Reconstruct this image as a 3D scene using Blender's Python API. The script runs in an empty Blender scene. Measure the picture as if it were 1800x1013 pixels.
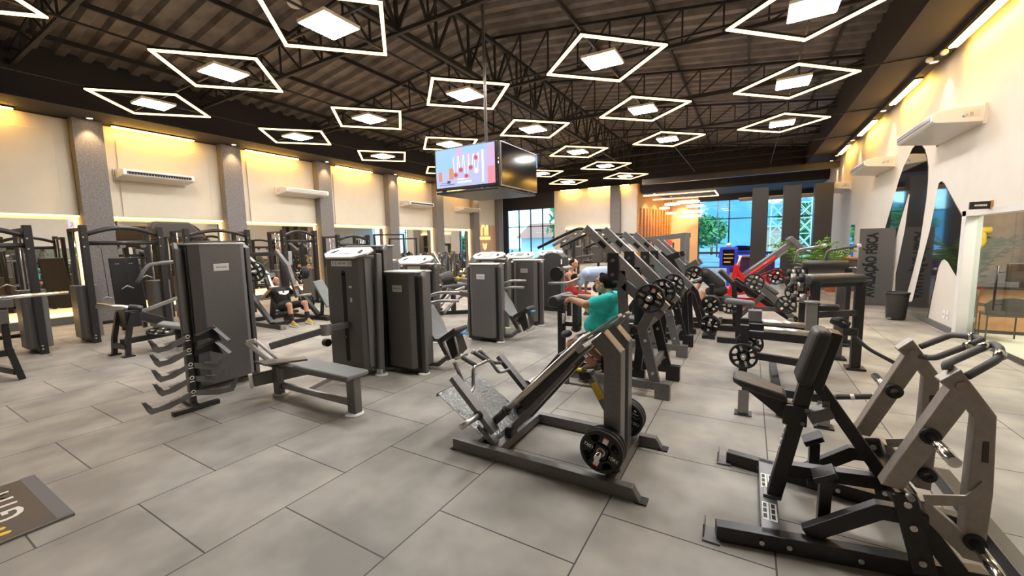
import bpy, bmesh, math, random
from mathutils import Vector, Matrix
random.seed(7)
S = bpy.context.scene
COL = S.collection
PI = math.pi

# ------------------------------------------------------------------ camera, world, exposure
CAM_H = 1.834
FOC, YAW, PITCH, ROLL = 716.29, 0.52786, 0.106415, -0.020975
def cam_axes():
    cy, sy = math.cos(YAW), math.sin(YAW)
    f = Vector((cy*math.cos(PITCH), sy*math.cos(PITCH), -math.sin(PITCH)))
    r0 = Vector((sy, -cy, 0)); u0 = r0.cross(f)
    r = r0*math.cos(ROLL) + u0*math.sin(ROLL)
    u = -r0*math.sin(ROLL) + u0*math.cos(ROLL)
    return r, u, f
RR, UU, FF = cam_axes()
cd = bpy.data.cameras.new('camera'); cam = bpy.data.objects.new('camera', cd); COL.objects.link(cam)
cd.sensor_fit = 'HORIZONTAL'; cd.sensor_width = 36; cd.lens = FOC/1800*36; cd.clip_start = .05; cd.clip_end = 500
M3 = Matrix((RR, UU, -FF)).transposed()
cam.matrix_world = Matrix.Translation((0, 0, CAM_H)) @ M3.to_4x4()
S.camera = cam
vs = S.view_settings; vs.view_transform = 'Standard'; vs.look = 'None'; vs.gamma = 1; vs.use_curve_mapping = False
vs.exposure = 1.34
S.cycles.use_denoising = True
S.cycles.max_bounces = 7; S.cycles.diffuse_bounces = 4; S.cycles.glossy_bounces = 4; S.cycles.transparent_max_bounces = 10
S.cycles.sample_clamp_indirect = 4; S.cycles.blur_glossy = .5
S.cycles.caustics_reflective = False; S.cycles.caustics_refractive = False
W = bpy.data.worlds.new('sky'); S.world = W; W.use_nodes = True
def make_world():
    n = W.node_tree.nodes; l = W.node_tree.links; n.clear()
    o = n.new('ShaderNodeOutputWorld'); b = n.new('ShaderNodeBackground'); g = n.new('ShaderNodeTexCoord')
    s = n.new('ShaderNodeSeparateXYZ'); r = n.new('ShaderNodeValToRGB'); k = n.new('ShaderNodeTexNoise'); m = n.new('ShaderNodeMixRGB')
    l.new(g.outputs['Generated'], s.inputs[0]); l.new(s.outputs['Z'], r.inputs[0])
    e = r.color_ramp.elements
    e[0].position = 0; e[0].color = (.72, .93, 1, 1); e[1].position = .5; e[1].color = (.2, .6, 1, 1)
    k.inputs['Scale'].default_value = 4; k.inputs['Detail'].default_value = 5; l.new(g.outputs['Generated'], k.inputs['Vector'])
    c = n.new('ShaderNodeValToRGB'); c.color_ramp.elements[0].position = .5; c.color_ramp.elements[1].position = .68
    l.new(k.outputs['Fac'], c.inputs[0]); l.new(c.outputs[0], m.inputs[0]); l.new(r.outputs[0], m.inputs[1]); m.inputs[2].default_value = (.95, .97, 1, 1)
    l.new(m.outputs[0], b.inputs[0]); b.inputs[1].default_value = 1.5
    l.new(b.outputs[0], o.inputs[0])
make_world()
sl = bpy.data.lights.new('sun', 'SUN'); sl.energy = 2.0; sl.angle = .01; sl.color = (1, .95, .85)
so = bpy.data.objects.new('sun', sl); COL.objects.link(so); so.rotation_euler = (math.radians(38), math.radians(-28), 0)

# ------------------------------------------------------------------ where a picture point lies on a real plane
def ray(x, y): return RR*((x-900)/FOC) - UU*((y-506.5)/FOC) + FF
def at(x, y, X=None, Y=None, Z=None):
    d = ray(x, y)
    t = X/d.x if X is not None else (Y/d.y if Y is not None else (Z-CAM_H)/d.z)
    return Vector((0, 0, CAM_H)) + d*t

# ------------------------------------------------------------------ materials
MATS = {}
def mat(name, col=(.5, .5, .5), rough=.5, metal=0, emit=None, es=0, noise=0, nscale=30, bump=0, coat=0, spec=.5):
    m = bpy.data.materials.new(name); m.use_nodes = True; nt = m.node_tree; b = nt.nodes['Principled BSDF']
    b.inputs['Base Color'].default_value = (*col, 1); b.inputs['Roughness'].default_value = rough; b.inputs['Metallic'].default_value = metal
    b.inputs['Specular IOR Level'].default_value = spec
    if coat: b.inputs['Coat Weight'].default_value = coat
    if emit: b.inputs['Emission Color'].default_value = (*emit, 1); b.inputs['Emission Strength'].default_value = es
    if noise or bump:
        tc = nt.nodes.new('ShaderNodeTexCoord'); k = nt.nodes.new('ShaderNodeTexNoise'); k.inputs['Scale'].default_value = nscale; k.inputs['Detail'].default_value = 6
        nt.links.new(tc.outputs['Object'], k.inputs['Vector'])
        if noise:
            r = nt.nodes.new('ShaderNodeValToRGB')
            r.color_ramp.elements[0].position = .3; r.color_ramp.elements[1].position = .7
            r.color_ramp.elements[0].color = (*[c*(1-noise) for c in col], 1); r.color_ramp.elements[1].color = (*[min(1, c*(1+noise)) for c in col], 1)
            nt.links.new(k.outputs['Fac'], r.inputs[0]); nt.links.new(r.outputs[0], b.inputs['Base Color'])
        if bump:
            bp = nt.nodes.new('ShaderNodeBump'); bp.inputs['Strength'].default_value = bump; bp.inputs['Distance'].default_value = .01
            nt.links.new(k.outputs['Fac'], bp.inputs['Height']); nt.links.new(bp.outputs[0], b.inputs['Normal'])
    MATS[name] = m; return m
mat('black_metal', (.026, .024, .024), .36, .2, noise=.15, nscale=40)
mat('grey_metal', (.16, .15, .146), .38, .35, noise=.1, nscale=40)
mat('bronze_metal', (.36, .315, .275), .4, .45, noise=.08, nscale=25)
mat('silver_metal', (.36, .35, .34), .3, .7, noise=.06, nscale=25)
mat('chrome', (.8, .78, .74), .14, 1)
mat('steel', (.62, .58, .53), .28, .9)
mat('shroud', (.15, .14, .133), .42, .2, noise=.08, nscale=60)
mat('shroud_mesh', (.19, .178, .17), .5, .2, noise=.5, nscale=380)
mat('dark_gap', (.004, .004, .004), .7)
mat('pale_plastic', (.72, .7, .66), .4)
mat('white_plastic', (.82, .8, .76), .35)
mat('vinyl_black', (.035, .032, .03), .5, bump=.08, nscale=160)
mat('vinyl_brown', (.06, .048, .042), .45, bump=.08, nscale=160)
mat('vinyl_grey', (.17, .18, .172), .5, bump=.05, nscale=200)
mat('rubber_black', (.014, .014, .014), .55, noise=.2, nscale=60)
mat('grip_grey', (.14, .13, .125), .6, bump=.1, nscale=250)
mat('marking_white', (.85, .83, .74), .5)
mat('marking_yellow', (.9, .62, .02), .5)
mat('marking_red', (.75, .06, .03), .5)
mat('marking_grey', (.42, .4, .36), .6)
mat('marking_dark', (.012, .012, .012), .5)
mat('red_metal', (.68, .018, .02), .3, .1, coat=.3)
mat('blue_plastic', (.03, .05, .6), .35)
mat('blue_pin', (.03, .3, .75), .4)
mat('yellow_tag', (.85, .62, .03), .45)
mat('wall_paint', (.68, .63, .55), .6, noise=.025, nscale=3)
mat('wall_panel', (.71, .62, .47), .6, noise=.02, nscale=3)
mat('column_texture', (.2, .18, .165), .8, noise=.28, nscale=26, bump=.35)
mat('ceiling_black', (.03, .025, .028), .75)
mat('truss_black', (.03, .027, .029), .6)
mat('deck_dark', (.21, .175, .158), .5, .25, noise=.3, nscale=2.5)
mat('black_board', (.03, .028, .028), .4)
mat('dark_panel', (.028, .026, .027), .5)
mat('gloss_black', (.012, .011, .011), .07, 0, coat=.6)
mat('mirror', (.86, .85, .82), .02, 1)
mat('wood_orange', (.6, .27, .07), .45, noise=.25, nscale=9)
mat('wood_slat', (.5, .2, .045), .45, noise=.2, nscale=9)
mat('wood_office', (.45, .21, .075), .45, noise=.2, nscale=7)
mat('peach_paint', (.8, .53, .3), .6)
mat('peach_panel', (.62, .36, .22), .6)
mat('counter_grey', (.15, .145, .145), .6, noise=.2, nscale=8)
mat('board_grey', (.13, .125, .12), .5)
mat('tile_cream', (.62, .6, .5), .25)
mat('skin_tan', (.55, .28, .16), .5)
mat('skin_light', (.58, .3, .18), .5)
mat('hair_black', (.012, .009, .008), .75, bump=.4, nscale=120, spec=.15)
mat('teal_cotton', (.035, .62, .57), .85, noise=.06, nscale=12)
mat('purple_knit', (.085, .03, .12), .8)
mat('black_cotton', (.014, .014, .015), .85)
mat('blue_cotton', (.42, .5, .66), .85)
mat('red_knit', (.42, .015, .03), .8)
mat('shoe_grey', (.13, .13, .125), .7, noise=.4, nscale=60)
mat('sole_cream', (.75, .66, .46), .7)
mat('shoe_yellow', (.5, .48, .1), .7)
mat('leaf_green', (.1, .24, .03), .55, noise=.4, nscale=6)
mat('leaf_yellow', (.45, .35, .04), .55, noise=.4, nscale=6)
mat('tree_green', (.07, .2, .05), .8, noise=.5, nscale=3)
mat('hill_blue', (.1, .22, .3), .9, noise=.2, nscale=.1)
mat('street', (.2, .24, .3), .8, noise=.2, nscale=.4)
mat('roof_red', (.5, .16, .09), .7)
mat('far_white', (.75, .75, .73), .7)
mat('pot_terracotta', (.62, .17, .08), .6)
mat('led_white', (.9, .9, .9), .5, emit=(.95, .97, 1), es=34)
mat('led_warm', (.9, .8, .6), .5, emit=(1, .62, .21), es=2.7)
mat('led_amber', (.9, .7, .4), .5, emit=(1, .54, .09), es=24)
mat('led_spot', (.9, .8, .6), .5, emit=(1, .7, .38), es=14)
mat('logo_glow', (.9, .6, .2), .5, emit=(1, .5, .1), es=1.1)
mat('ring_glow', (.9, .9, .8), .5, emit=(1, .78, .5), es=3)
mat('screen_dark', (.006, .006, .008), .1, spec=.25)
mat('lcd_grey', (.25, .26, .24), .25)
def glass(name, tint, refl=.1):
    m = bpy.data.materials.new(name); m.use_nodes = True; nt = m.node_tree; n = nt.nodes; n.clear()
    o = n.new('ShaderNodeOutputMaterial'); x = n.new('ShaderNodeMixShader'); t = n.new('ShaderNodeBsdfTransparent'); g = n.new('ShaderNodeBsdfGlossy'); f = n.new('ShaderNodeLayerWeight')
    t.inputs[0].default_value = (*tint, 1); g.inputs['Roughness'].default_value = .01; f.inputs[0].default_value = .5
    pw = n.new('ShaderNodeMath'); pw.operation = 'POWER'; pw.inputs[1].default_value = 4.5; ms = n.new('ShaderNodeMath'); ms.operation = 'MULTIPLY'; ms.inputs[1].default_value = .6
    nt.links.new(f.outputs['Facing'], pw.inputs[0]); nt.links.new(pw.outputs[0], ms.inputs[0])
    mp = n.new('ShaderNodeMath'); mp.operation = 'ADD'; mp.inputs[1].default_value = refl*.4; mp.use_clamp = True
    nt.links.new(ms.outputs[0], mp.inputs[0]); nt.links.new(mp.outputs[0], x.inputs[0]); nt.links.new(t.outputs[0], x.inputs[1]); nt.links.new(g.outputs[0], x.inputs[2]); nt.links.new(x.outputs[0], o.inputs[0])
    MATS[name] = m
glass('glass_blue', (.72, .93, 1), .08)
glass('glass_clear', (.9, .95, .92), .05)
def floor_mat():
    m = bpy.data.materials.new('rubber_tiles'); m.use_nodes = True; nt = m.node_tree; n = nt.nodes; l = nt.links; b = n['Principled BSDF']
    tc = n.new('ShaderNodeTexCoord'); mp = n.new('ShaderNodeMapping'); br = n.new('ShaderNodeTexBrick')
    mp.inputs['Location'].default_value = (-.03, .193, 0)
    l.new(tc.outputs['Object'], mp.inputs[0]); l.new(mp.outputs[0], br.inputs['Vector'])
    br.offset = .5; br.inputs['Scale'].default_value = 1; br.inputs['Brick Width'].default_value = 1; br.inputs['Row Height'].default_value = 1.0
    br.inputs['Mortar Size'].default_value = .0055; br.inputs['Mortar Smooth'].default_value = .2
    br.inputs['Color1'].default_value = (.35, .322, .277, 1); br.inputs['Color2'].default_value = (.295, .272, .234, 1); br.inputs['Mortar'].default_value = (.05, .045, .04, 1)
    k = n.new('ShaderNodeTexNoise'); k.inputs['Scale'].default_value = 1.7; k.inputs['Detail'].default_value = 3; l.new(tc.outputs['Object'], k.inputs['Vector'])
    r = n.new('ShaderNodeValToRGB'); r.color_ramp.elements[0].position = .35; r.color_ramp.elements[0].color = (.72, .71, .7, 1); r.color_ramp.elements[1].position = .68; r.color_ramp.elements[1].color = (1.25, 1.24, 1.22, 1)
    l.new(k.outputs['Fac'], r.inputs[0])
    mx = n.new('ShaderNodeMixRGB'); mx.blend_type = 'MULTIPLY'; mx.inputs[0].default_value = 1; l.new(br.outputs['Color'], mx.inputs[1]); l.new(r.outputs[0], mx.inputs[2])
    l.new(mx.outputs[0], b.inputs['Base Color']); b.inputs['Roughness'].default_value = .5; b.inputs['Specular IOR Level'].default_value = .4
    k2 = n.new('ShaderNodeTexNoise'); k2.inputs['Scale'].default_value = 160; l.new(tc.outputs['Object'], k2.inputs['Vector'])
    ad = n.new('ShaderNodeMath'); ad.operation = 'MULTIPLY_ADD'; ad.inputs[1].default_value = .25; l.new(k2.outputs['Fac'], ad.inputs[0])
    iv = n.new('ShaderNodeMath'); iv.operation = 'SUBTRACT'; iv.inputs[0].default_value = 1; l.new(br.outputs['Fac'], iv.inputs[1]); ad.inputs[2].default_value = 0
    bp = n.new('ShaderNodeBump'); bp.inputs['Strength'].default_value = .35; bp.inputs['Distance'].default_value = .006; l.new(ad.outputs[0], bp.inputs['Height']); l.new(bp.outputs[0], b.inputs['Normal'])
    MATS['rubber_tiles'] = m
floor_mat()
def diamond_mat():
    m = mat('diamond_plate', (.2, .2, .195), .32, .75); nt = m.node_tree; n = nt.nodes; l = nt.links; b = n['Principled BSDF']
    tc = n.new('ShaderNodeTexCoord'); v = n.new('ShaderNodeTexVoronoi'); v.inputs['Scale'].default_value = 38; l.new(tc.outputs['Object'], v.inputs['Vector'])
    bp = n.new('ShaderNodeBump'); bp.inputs['Strength'].default_value = .9; bp.inputs['Distance'].default_value = .01; bp.invert = True
    l.new(v.outputs['Distance'], bp.inputs['Height']); l.new(bp.outputs[0], b.inputs['Normal'])
diamond_mat()

# ------------------------------------------------------------------ mesh builder
def V(*a): return Vector(a) if len(a) > 1 else Vector(a[0])
class MB:
    def __init__(s): s.v = []; s.f = []; s.sm = []
    def add(s, vs_, fs, smooth=False):
        o = len(s.v); s.v += [Vector(x) for x in vs_]; s.f += [[i+o for i in f] for f in fs]; s.sm += [smooth]*len(fs); return s
    def hull8(s, a): # bottom 4 ccw, top 4
        return s.add(a, [(3, 2, 1, 0), (4, 5, 6, 7), (0, 1, 5, 4), (1, 2, 6, 5), (2, 3, 7, 6), (3, 0, 4, 7)])
    def box(s, c, d, rz=0, m=None):
        x, y, z = [k/2 for k in d]; P = [V(-x, -y, -z), V(x, -y, -z), V(x, y, -z), V(-x, y, -z), V(-x, -y, z), V(x, -y, z), V(x, y, z), V(-x, y, z)]
        R = m if m is not None else Matrix.Rotation(rz, 3, 'Z'); return s.hull8([R @ p + V(c) for p in P])
    def span(s, a, b):
        lo = [min(a[i], b[i]) for i in range(3)]; hi = [max(a[i], b[i]) for i in range(3)]
        return s.box([(lo[i]+hi[i])/2 for i in range(3)], [hi[i]-lo[i] for i in range(3)])
    def frame(s, p, q, up):
        d = (V(q)-V(p)).normalized(); u = V(up) if up else V(0, 0, 1)
        if abs(d.dot(u)) > .985: u = V(0, 1, 0) if abs(d.y) < .9 else V(1, 0, 0)
        a = d.cross(u).normalized(); b = a.cross(d).normalized(); return d, a, b
    def beam(s, p, q, w, h=None, up=None):
        h = h or w; p = V(p); q = V(q); d, a, b = s.frame(p, q, up)
        k = [(-w/2, -h/2), (w/2, -h/2), (w/2, h/2), (-w/2, h/2)]
        return s.add([p+a*x+b*y for x, y in k]+[q+a*x+b*y for x, y in k], [(0, 1, 2, 3), (7, 6, 5, 4), (1, 0, 4, 5), (2, 1, 5, 6), (3, 2, 6, 7), (0, 3, 7, 4)])
    def path(s, pts, w, h=None, up=None):     # mitred square tube
        return s.sweep(pts, [(-w/2, -(h or w)/2), (w/2, -(h or w)/2), (w/2, (h or w)/2), (-w/2, (h or w)/2)], up, False)
    def sweep(s, pts, prof, up=None, smooth=True, closed=False):
        pts = [V(p) for p in pts]; n = len(pts); rings = []
        d0 = (pts[1]-pts[0]).normalized(); u = V(up) if up else V(0, 0, 1)
        if abs(d0.dot(u)) > .95: u = V(0, 1, 0) if abs(d0.y) < .9 else V(1, 0, 0)
        for i in range(n):
            if closed: da = (pts[i]-pts[i-1]).normalized(); db = (pts[(i+1) % n]-pts[i]).normalized()
            else: da = (pts[i]-pts[i-1]).normalized() if i else d0; db = (pts[i+1]-pts[i]).normalized() if i < n-1 else da
            t = (da+db).normalized() if (da+db).length > 1e-6 else da
            a = da.cross(u)
            if a.length < 1e-4: a = da.cross(V(1, 0, 0))
            a.normalize(); b = a.cross(da).normalized(); u = b
            k = max(t.dot(da), .3); ring = []
            for x, y in prof:
                o = a*x+b*y; ring.append(pts[i]+o-da*(o.dot(t)/k))
            rings.append(ring)
        m = len(prof); vs_ = [p for r in rings for p in r]; fs = []
        for i in range(n if closed else n-1):
            j = (i+1) % n
            for e in range(m): fs.append((i*m+e, i*m+(e+1) % m, j*m+(e+1) % m, j*m+e))
        s.add(vs_, fs, smooth)
        if not closed:
            o = len(s.v)-len(vs_); s.f += [[o+i for i in range(m)][::-1], [o+(n-1)*m+i for i in range(m)]]; s.sm += [False, False]
        return s
    def tube(s, pts, r, n=12, closed=False, bend=0):
        if bend and len(pts) > 2: pts = rounded(pts, bend)
        return s.sweep(pts, [(r*math.cos(2*PI*i/n), r*math.sin(2*PI*i/n)) for i in range(n)], None, True, closed)
    def cyl(s, p, q, r, n=20, r2=None):
        p = V(p); q = V(q); d, a, b = s.frame(p, q, None); r2 = r if r2 is None else r2
        c = [(math.cos(2*PI*i/n), math.sin(2*PI*i/n)) for i in range(n)]; o = len(s.v)
        s.add([p+(a*x+b*y)*r for x, y in c]+[q+(a*x+b*y)*r2 for x, y in c], [(i, (i+1) % n, n+(i+1) % n, n+i) for i in range(n)], True)
        s.f += [[o+i for i in range(n)][::-1], [o+n+i for i in range(n)]]; s.sm += [False, False]; return s
    def lathe(s, prof, c=(0, 0, 0), ax=(0, 0, 1), n=28, close=False):
        ax = V(ax).normalized(); t = V(1, 0, 0) if abs(ax.x) < .9 else V(0, 1, 0); a = ax.cross(t).normalized(); b = ax.cross(a); c = V(c); m = len(prof); vs_ = []
        for i in range(n):
            w = 2*PI*i/n; e = a*math.cos(w)+b*math.sin(w)
            vs_ += [c+e*r+ax*z for r, z in prof]
        fs = []
        for i in range(n):
            j = (i+1) % n
            for k in range(m if close else m-1): fs.append((i*m+k, j*m+k, j*m+(k+1) % m, i*m+(k+1) % m))
        return s.add(vs_, fs, True)
    def prism(s, poly, off):                   # 3-D polygon extruded by a vector
        n = len(poly); o = V(off); P = [V(p) for p in poly]
        return s.add(P+[p+o for p in P], [list(range(n))[::-1], list(range(n, 2*n))]+[(i, (i+1) % n, n+(i+1) % n, n+i) for i in range(n)])
    def sphere(s, c, r, n=16, m=10, R=None):
        c = V(c); r = (r, r, r) if isinstance(r, (int, float)) else r; vs_ = []; fs = []
        for j in range(m+1):
            t = PI*j/m
            for i in range(n):
                w = 2*PI*i/n; p = V(math.sin(t)*math.cos(w)*r[0], math.sin(t)*math.sin(w)*r[1], math.cos(t)*r[2]); vs_.append(c+(R @ p if R else p))
        for j in range(m):
            for i in range(n): fs.append((j*n+i, (j+1)*n+i, (j+1)*n+(i+1) % n, j*n+(i+1) % n))
        return s.add(vs_, fs, True)
    def capsule(s, p, q, r1, r2=None, n=14):
        p = V(p); q = V(q); r2 = r1 if r2 is None else r2; L = (q-p).length; d, a, b = s.frame(p, q, None)
        prof = [(r1*math.sin(t), -r1*math.cos(t)) for t in (0.02, .4, .8, 1.2, PI/2)]+[(r2*math.sin(t), L+r2*-math.cos(t)) for t in (PI/2, 1.9, 2.3, 2.7, PI-.02)]
        return s.lathe(prof, p, d, n)
    def text(s, body, size, origin, right, up, thick=.002, align='CENTER', sx=1, bold=.012):
        vs_, fs = text_mesh(body, align, bold); right = V(right).normalized(); up = V(up).normalized(); nr = right.cross(up); o = V(origin)
        return s.add([o+right*v.x*size*sx+up*v.y*size+nr*(v.z*thick*10) for v in vs_], fs)
    def xf(s, M): s.v = [M @ p for p in s.v]; return s
    def mesh(s, name, inv=None):
        me = bpy.data.meshes.new(name); me.from_pydata([tuple(inv @ p) if inv else tuple(p) for p in s.v], [], s.f)
        me.polygons.foreach_set('use_smooth', s.sm); me.update()
        bm = bmesh.new(); bm.from_mesh(me); bmesh.ops.recalc_face_normals(bm, faces=bm.faces); bm.to_mesh(me); bm.free(); return me
def rounded(pts, r, n=5):
    pts = [V(p) for p in pts]; out = [pts[0]]
    for i in range(1, len(pts)-1):
        a, b, c = pts[i-1], pts[i], pts[i+1]; k = min(r, (a-b).length*.45, (c-b).length*.45); p = b+(a-b).normalized()*k; q = b+(c-b).normalized()*k
        for j in range(n+1): t = j/n; out.append(p*(1-t)**2+b*2*t*(1-t)+q*t*t)
    return out+[pts[-1]]
_TX = {}
def text_mesh(body, align, bold):
    if (body, align, bold) not in _TX:
        c = bpy.data.curves.new('lettering', 'FONT'); c.body = body; c.align_x = align; c.align_y = 'CENTER'; c.size = 1; c.extrude = .05; c.resolution_u = 3; c.offset = bold
        o = bpy.data.objects.new('lettering', c); COL.objects.link(o); bpy.context.view_layer.update()
        me = bpy.data.meshes.new_from_object(o.evaluated_get(bpy.context.evaluated_depsgraph_get()))
        _TX[(body, align, bold)] = ([v.co.copy() for v in me.vertices], [list(p.vertices) for p in me.polygons])
        bpy.data.objects.remove(o); bpy.data.meshes.remove(me); bpy.data.curves.remove(c)
    return _TX[(body, align, bold)]

# ------------------------------------------------------------------ objects
def link(name, me, m, parent=None, bev=0, seg=2, sub=0, inv=None):
    o = bpy.data.objects.new(name, me); COL.objects.link(o)
    if m: me.materials.append(MATS[m])
    if parent: o.parent = parent
    if bev:
        b = o.modifiers.new('edge', 'BEVEL'); b.width = bev; b.segments = seg; b.limit_method = 'ANGLE'; b.angle_limit = .6; b.harden_normals = False
    return o
def struct(name, mb, m, parent=None, bev=0):
    o = link(name, mb.mesh(name), m, parent, bev)
    if not parent: o['kind'] = 'structure'
    return o
SPLIT = set('leg floor_rail upright post rail_foot wheel cross_bar weight_peg press_handle clamp_knob side_leg back_pad arm foot_plate storage_peg necklace_model picture_panel caption_bar warning_decal bar_hook cross_rail foot_cap weight_marking bumper knee_pad badge grip_cap wall_bracket rear_leg seat_post press_arm glow_line cord light_tube screen_lines items pin side_rail upright_foot grip_ring foot_bar cross_beam bolt tag sticker badge_edge pull_handle brace link yellow_mark base_plate'.split())
def islands(mb):
    par = list(range(len(mb.v)))
    def find(i):
        while par[i] != i: par[i] = par[par[i]]; i = par[i]
        return i
    for f in mb.f:
        for i in f[1:]: par[find(i)] = find(f[0])
    out = {}
    for f, s_ in zip(mb.f, mb.sm): out.setdefault(find(f[0]), []).append((f, s_))
    bits = []
    for fs in out.values():
        ids = sorted({i for f, _ in fs for i in f}); ix = {k: j for j, k in enumerate(ids)}; b = MB()
        b.v = [mb.v[i] for i in ids]; b.f = [[ix[i] for i in f] for f, _ in fs]; b.sm = [s_ for _, s_ in fs]; bits.append(b)
    return bits
class Thing:                                    # an Empty at the base of a thing; parts are drawn in world (or local) coordinates
    def __init__(s, name, label, cat, loc, group=None, rz=0, local=False):
        o = bpy.data.objects.new(name, None); COL.objects.link(o); o.location = loc; o.rotation_euler = (0, 0, rz); o.empty_display_size = .1
        o['label'] = label; o['category'] = cat
        if group: o['group'] = group
        s.o = o; s.inv = None if local else (Matrix.Translation(V(loc)) @ Matrix.Rotation(rz, 4, 'Z')).inverted()
    def p(s, name, mb, m, parent=None, bev=.004, label=None, seg=2):
        if name in SPLIT:
            bits = islands(mb)
            if len(bits) > 1: return [s.p1(name, b, m, parent, bev, label, seg) for b in bits][0]
        return s.p1(name, mb, m, parent, bev, label, seg)
    def p1(s, name, mb, m, parent, bev, label, seg):
        o = link(name, mb.mesh(name, s.inv), m, parent or s.o, bev, seg)
        if label: o['label'] = label
        return o
def solo(name, mb, m, label, cat, loc=(0, 0, 0), group=None, bev=0, seg=2):   # a thing that is one mesh
    o = link(name, mb.mesh(name, Matrix.Translation(V(loc)).inverted()), m, None, bev, seg); o.location = loc
    o['label'] = label; o['category'] = cat
    if group: o['group'] = group
    return o
def dup(root, loc, rz=0, label=None, group=None, rot=None):
    r = root.copy(); COL.objects.link(r); r.location = loc
    r.rotation_euler = rot if rot is not None else (0, 0, rz)
    if label: r['label'] = label
    if group: r['group'] = group
    for ch in list(root.children):
        c = ch.copy(); COL.objects.link(c); c.parent = r
        for g in list(ch.children):
            d = g.copy(); COL.objects.link(d); d.parent = c
    return r
# ------------------------------------------------------------------ the setting
XB, XF, XR, YL, YR = -7.0, 25.5, 30.0, 15.5, -3.3      # back wall, far wall, recessed far wall, left and right walls
CEIL = 5.3
struct('floor', MB().add([(XB, YR-6, 0), (XR, YR-6, 0), (XR, YL+.3, 0), (XB, YL+.3, 0)], [(0, 1, 2, 3)]), 'rubber_tiles')
COLX = [.45+3.54*i for i in range(0, 7)]
COLX = [-3.05, .45, 4.02, 7.45, 10.9, 14.6, 18.06, 21.6]
# roof decking: corrugated sheet, two slopes meeting on a ridge
def deck(name, ya, za, yb, zb):
    m = MB(); vs_ = []; x = XB; i = 0; prof = [0, .13, .18, .31]; k = 0
    while x < XR+.3:
        vs_ += [(x, ya, za+(.045 if k in (1, 2) else 0)), (x, yb, zb+(.045 if k in (1, 2) else 0))]
        x += [.13, .05, .13, .05][k]*1.25; k = (k+1) % 4 if True else k
    n = len(vs_)//2
    # levels: low-low-high-high pattern
    vv = []
    for j in range(n):
        hi = (j % 4) in (2, 3); vv += [(vs_[2*j][0], ya, za+(.1 if hi else 0)), (vs_[2*j][0], yb, zb+(.1 if hi else 0))]
    m.add(vv, [(2*j, 2*j+1, 2*j+3, 2*j+2) for j in range(n-1)]); return m
ridge = 6.1; ZE, ZR = 6.25, 7.5
c1 = deck('r', YR-.1, ZE, ridge, ZR); c2 = deck('l', ridge, ZR, YL+.1, ZE); c1.add(c2.v, c2.f)
struct('ceiling', c1, 'deck_dark')
# black boxed edges under the eaves
struct('trim_1', MB().span((XB, 14.15, 5.32), (XF, YL+.1, 5.42)).span((XB, 14.1, 5.32), (XF, 14.2, 6.6)), 'ceiling_black')
struct('trim_2', MB().span((XB, YR-.1, 5.42), (XR, -2.35, 5.5)).span((XB, -2.35, 5.42), (XR, -2.25, 6.6)), 'ceiling_black')
struct('wall_left', MB().span((XB, YL, 0), (XF, YL+.25, 6.6)), 'wall_paint')
struct('wall_back', MB().span((XB-.2, YR-6, 0), (XB, YL+.3, 8)), 'wall_paint')
tn = [3]
def trim(mb, m, bev=0):
    o = struct('trim_%d' % tn[0], mb, m, None, bev); tn[0] += 1; return o
# columns of the left wall
for x in COLX: trim(MB().span((x-.29, YL-.42, 0), (x+.29, YL, CEIL+.05)), 'column_texture')
# right wall with the opening of the glazed office
DX0, DX1, DZ = 3.2, 10.32, 2.16
m = MB().span((DX1+.14, YR-.2, 0), (XR, YR, 6.6)).span((XB, YR-.2, 0), (DX0, YR, 6.6)).span((DX0, YR-.2, DZ+.08), (DX1+.14, YR, 6.6))
struct('wall_right', m, 'wall_paint')
struct('baseboard_right', MB().span((DX1+.16, YR, 0), (XR, YR+.03, .12)), 'board_grey')
# office behind the glass
struct('floor_office', MB().span((DX0-2, YR-6, .004), (DX1+2.7, YR-.21, .012)), 'tile_cream')
struct('wall_office', MB().span((DX0-2, YR-4.2, 0), (DX1+2.7, YR-4, 3.4)).span((DX1+2.5, YR-4, 0), (DX1+2.7, YR-.2, 3.4)).span((DX0-2, YR-4, 0), (DX0-1.8, YR-.2, 3.4)).span((DX0-2, YR-4.2, 3.3), (DX1+2.7, YR-.2, 3.4)), 'counter_grey')
# far wall: glazed corner, cream wall, recess for the reception
m = MB().span((XF, 5.95, 0), (XF+.3, 11.45, 6.6)).span((XF, 5.95, 5.3), (XF+.3, YL+.3, 8)).span((XF, YR-.2, 5.3), (XF+.3, 5.95, 8))
struct('wall_far', MB().span((XF, 5.95, 0), (XF+.3, 11.45, 5.32)), 'wall_paint')
trim(MB().span((XF-.02, YR, 5.32), (XF+.3, YL, 7.6)), 'ceiling_black')
trim(MB().span((XF, 11.45, 4.25), (XF+.2, YL, 5.35)), 'ceiling_black')
trim(MB().span((XF, 15.15, 0), (XF+.2, YL, 4.3)), 'ceiling_black')
trim(MB().span((XF, 11.4, 0), (XF+.2, YL, .6)), 'ceiling_black')
struct('wall_recess', MB().beam((XF, 6.0, 2.7), (XR+.1, 4.82, 2.7), .16, 5.4), 'wood_orange')
struct('wall_reception', MB().span((XR, 3.02, 0), (XR+.2, 4.85, 5.4)), 'peach_paint')
trim(MB().span((XR, YR-.2, 4.78), (XR+.25, 6.1, 8)), 'ceiling_black')
trim(MB().span((XF+.2, YR-.2, 4.85), (XF+.3, 6.1, 5.4)), 'ceiling_black')
trim(MB().span((XF+.3, YR, 4.75), (XR+.3, 6.1, 4.85)), 'ceiling_black')       # lower ceiling over the reception
trim(MB().span((XR, YR-.1, 4.42), (XR+.2, 3.05, 4.8)), 'ceiling_black')
trim(MB().span((23.2, YR, 4.92), (23.45, 5.2, 5.2)), 'vinyl_brown')           # brown beam across the far end
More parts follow.
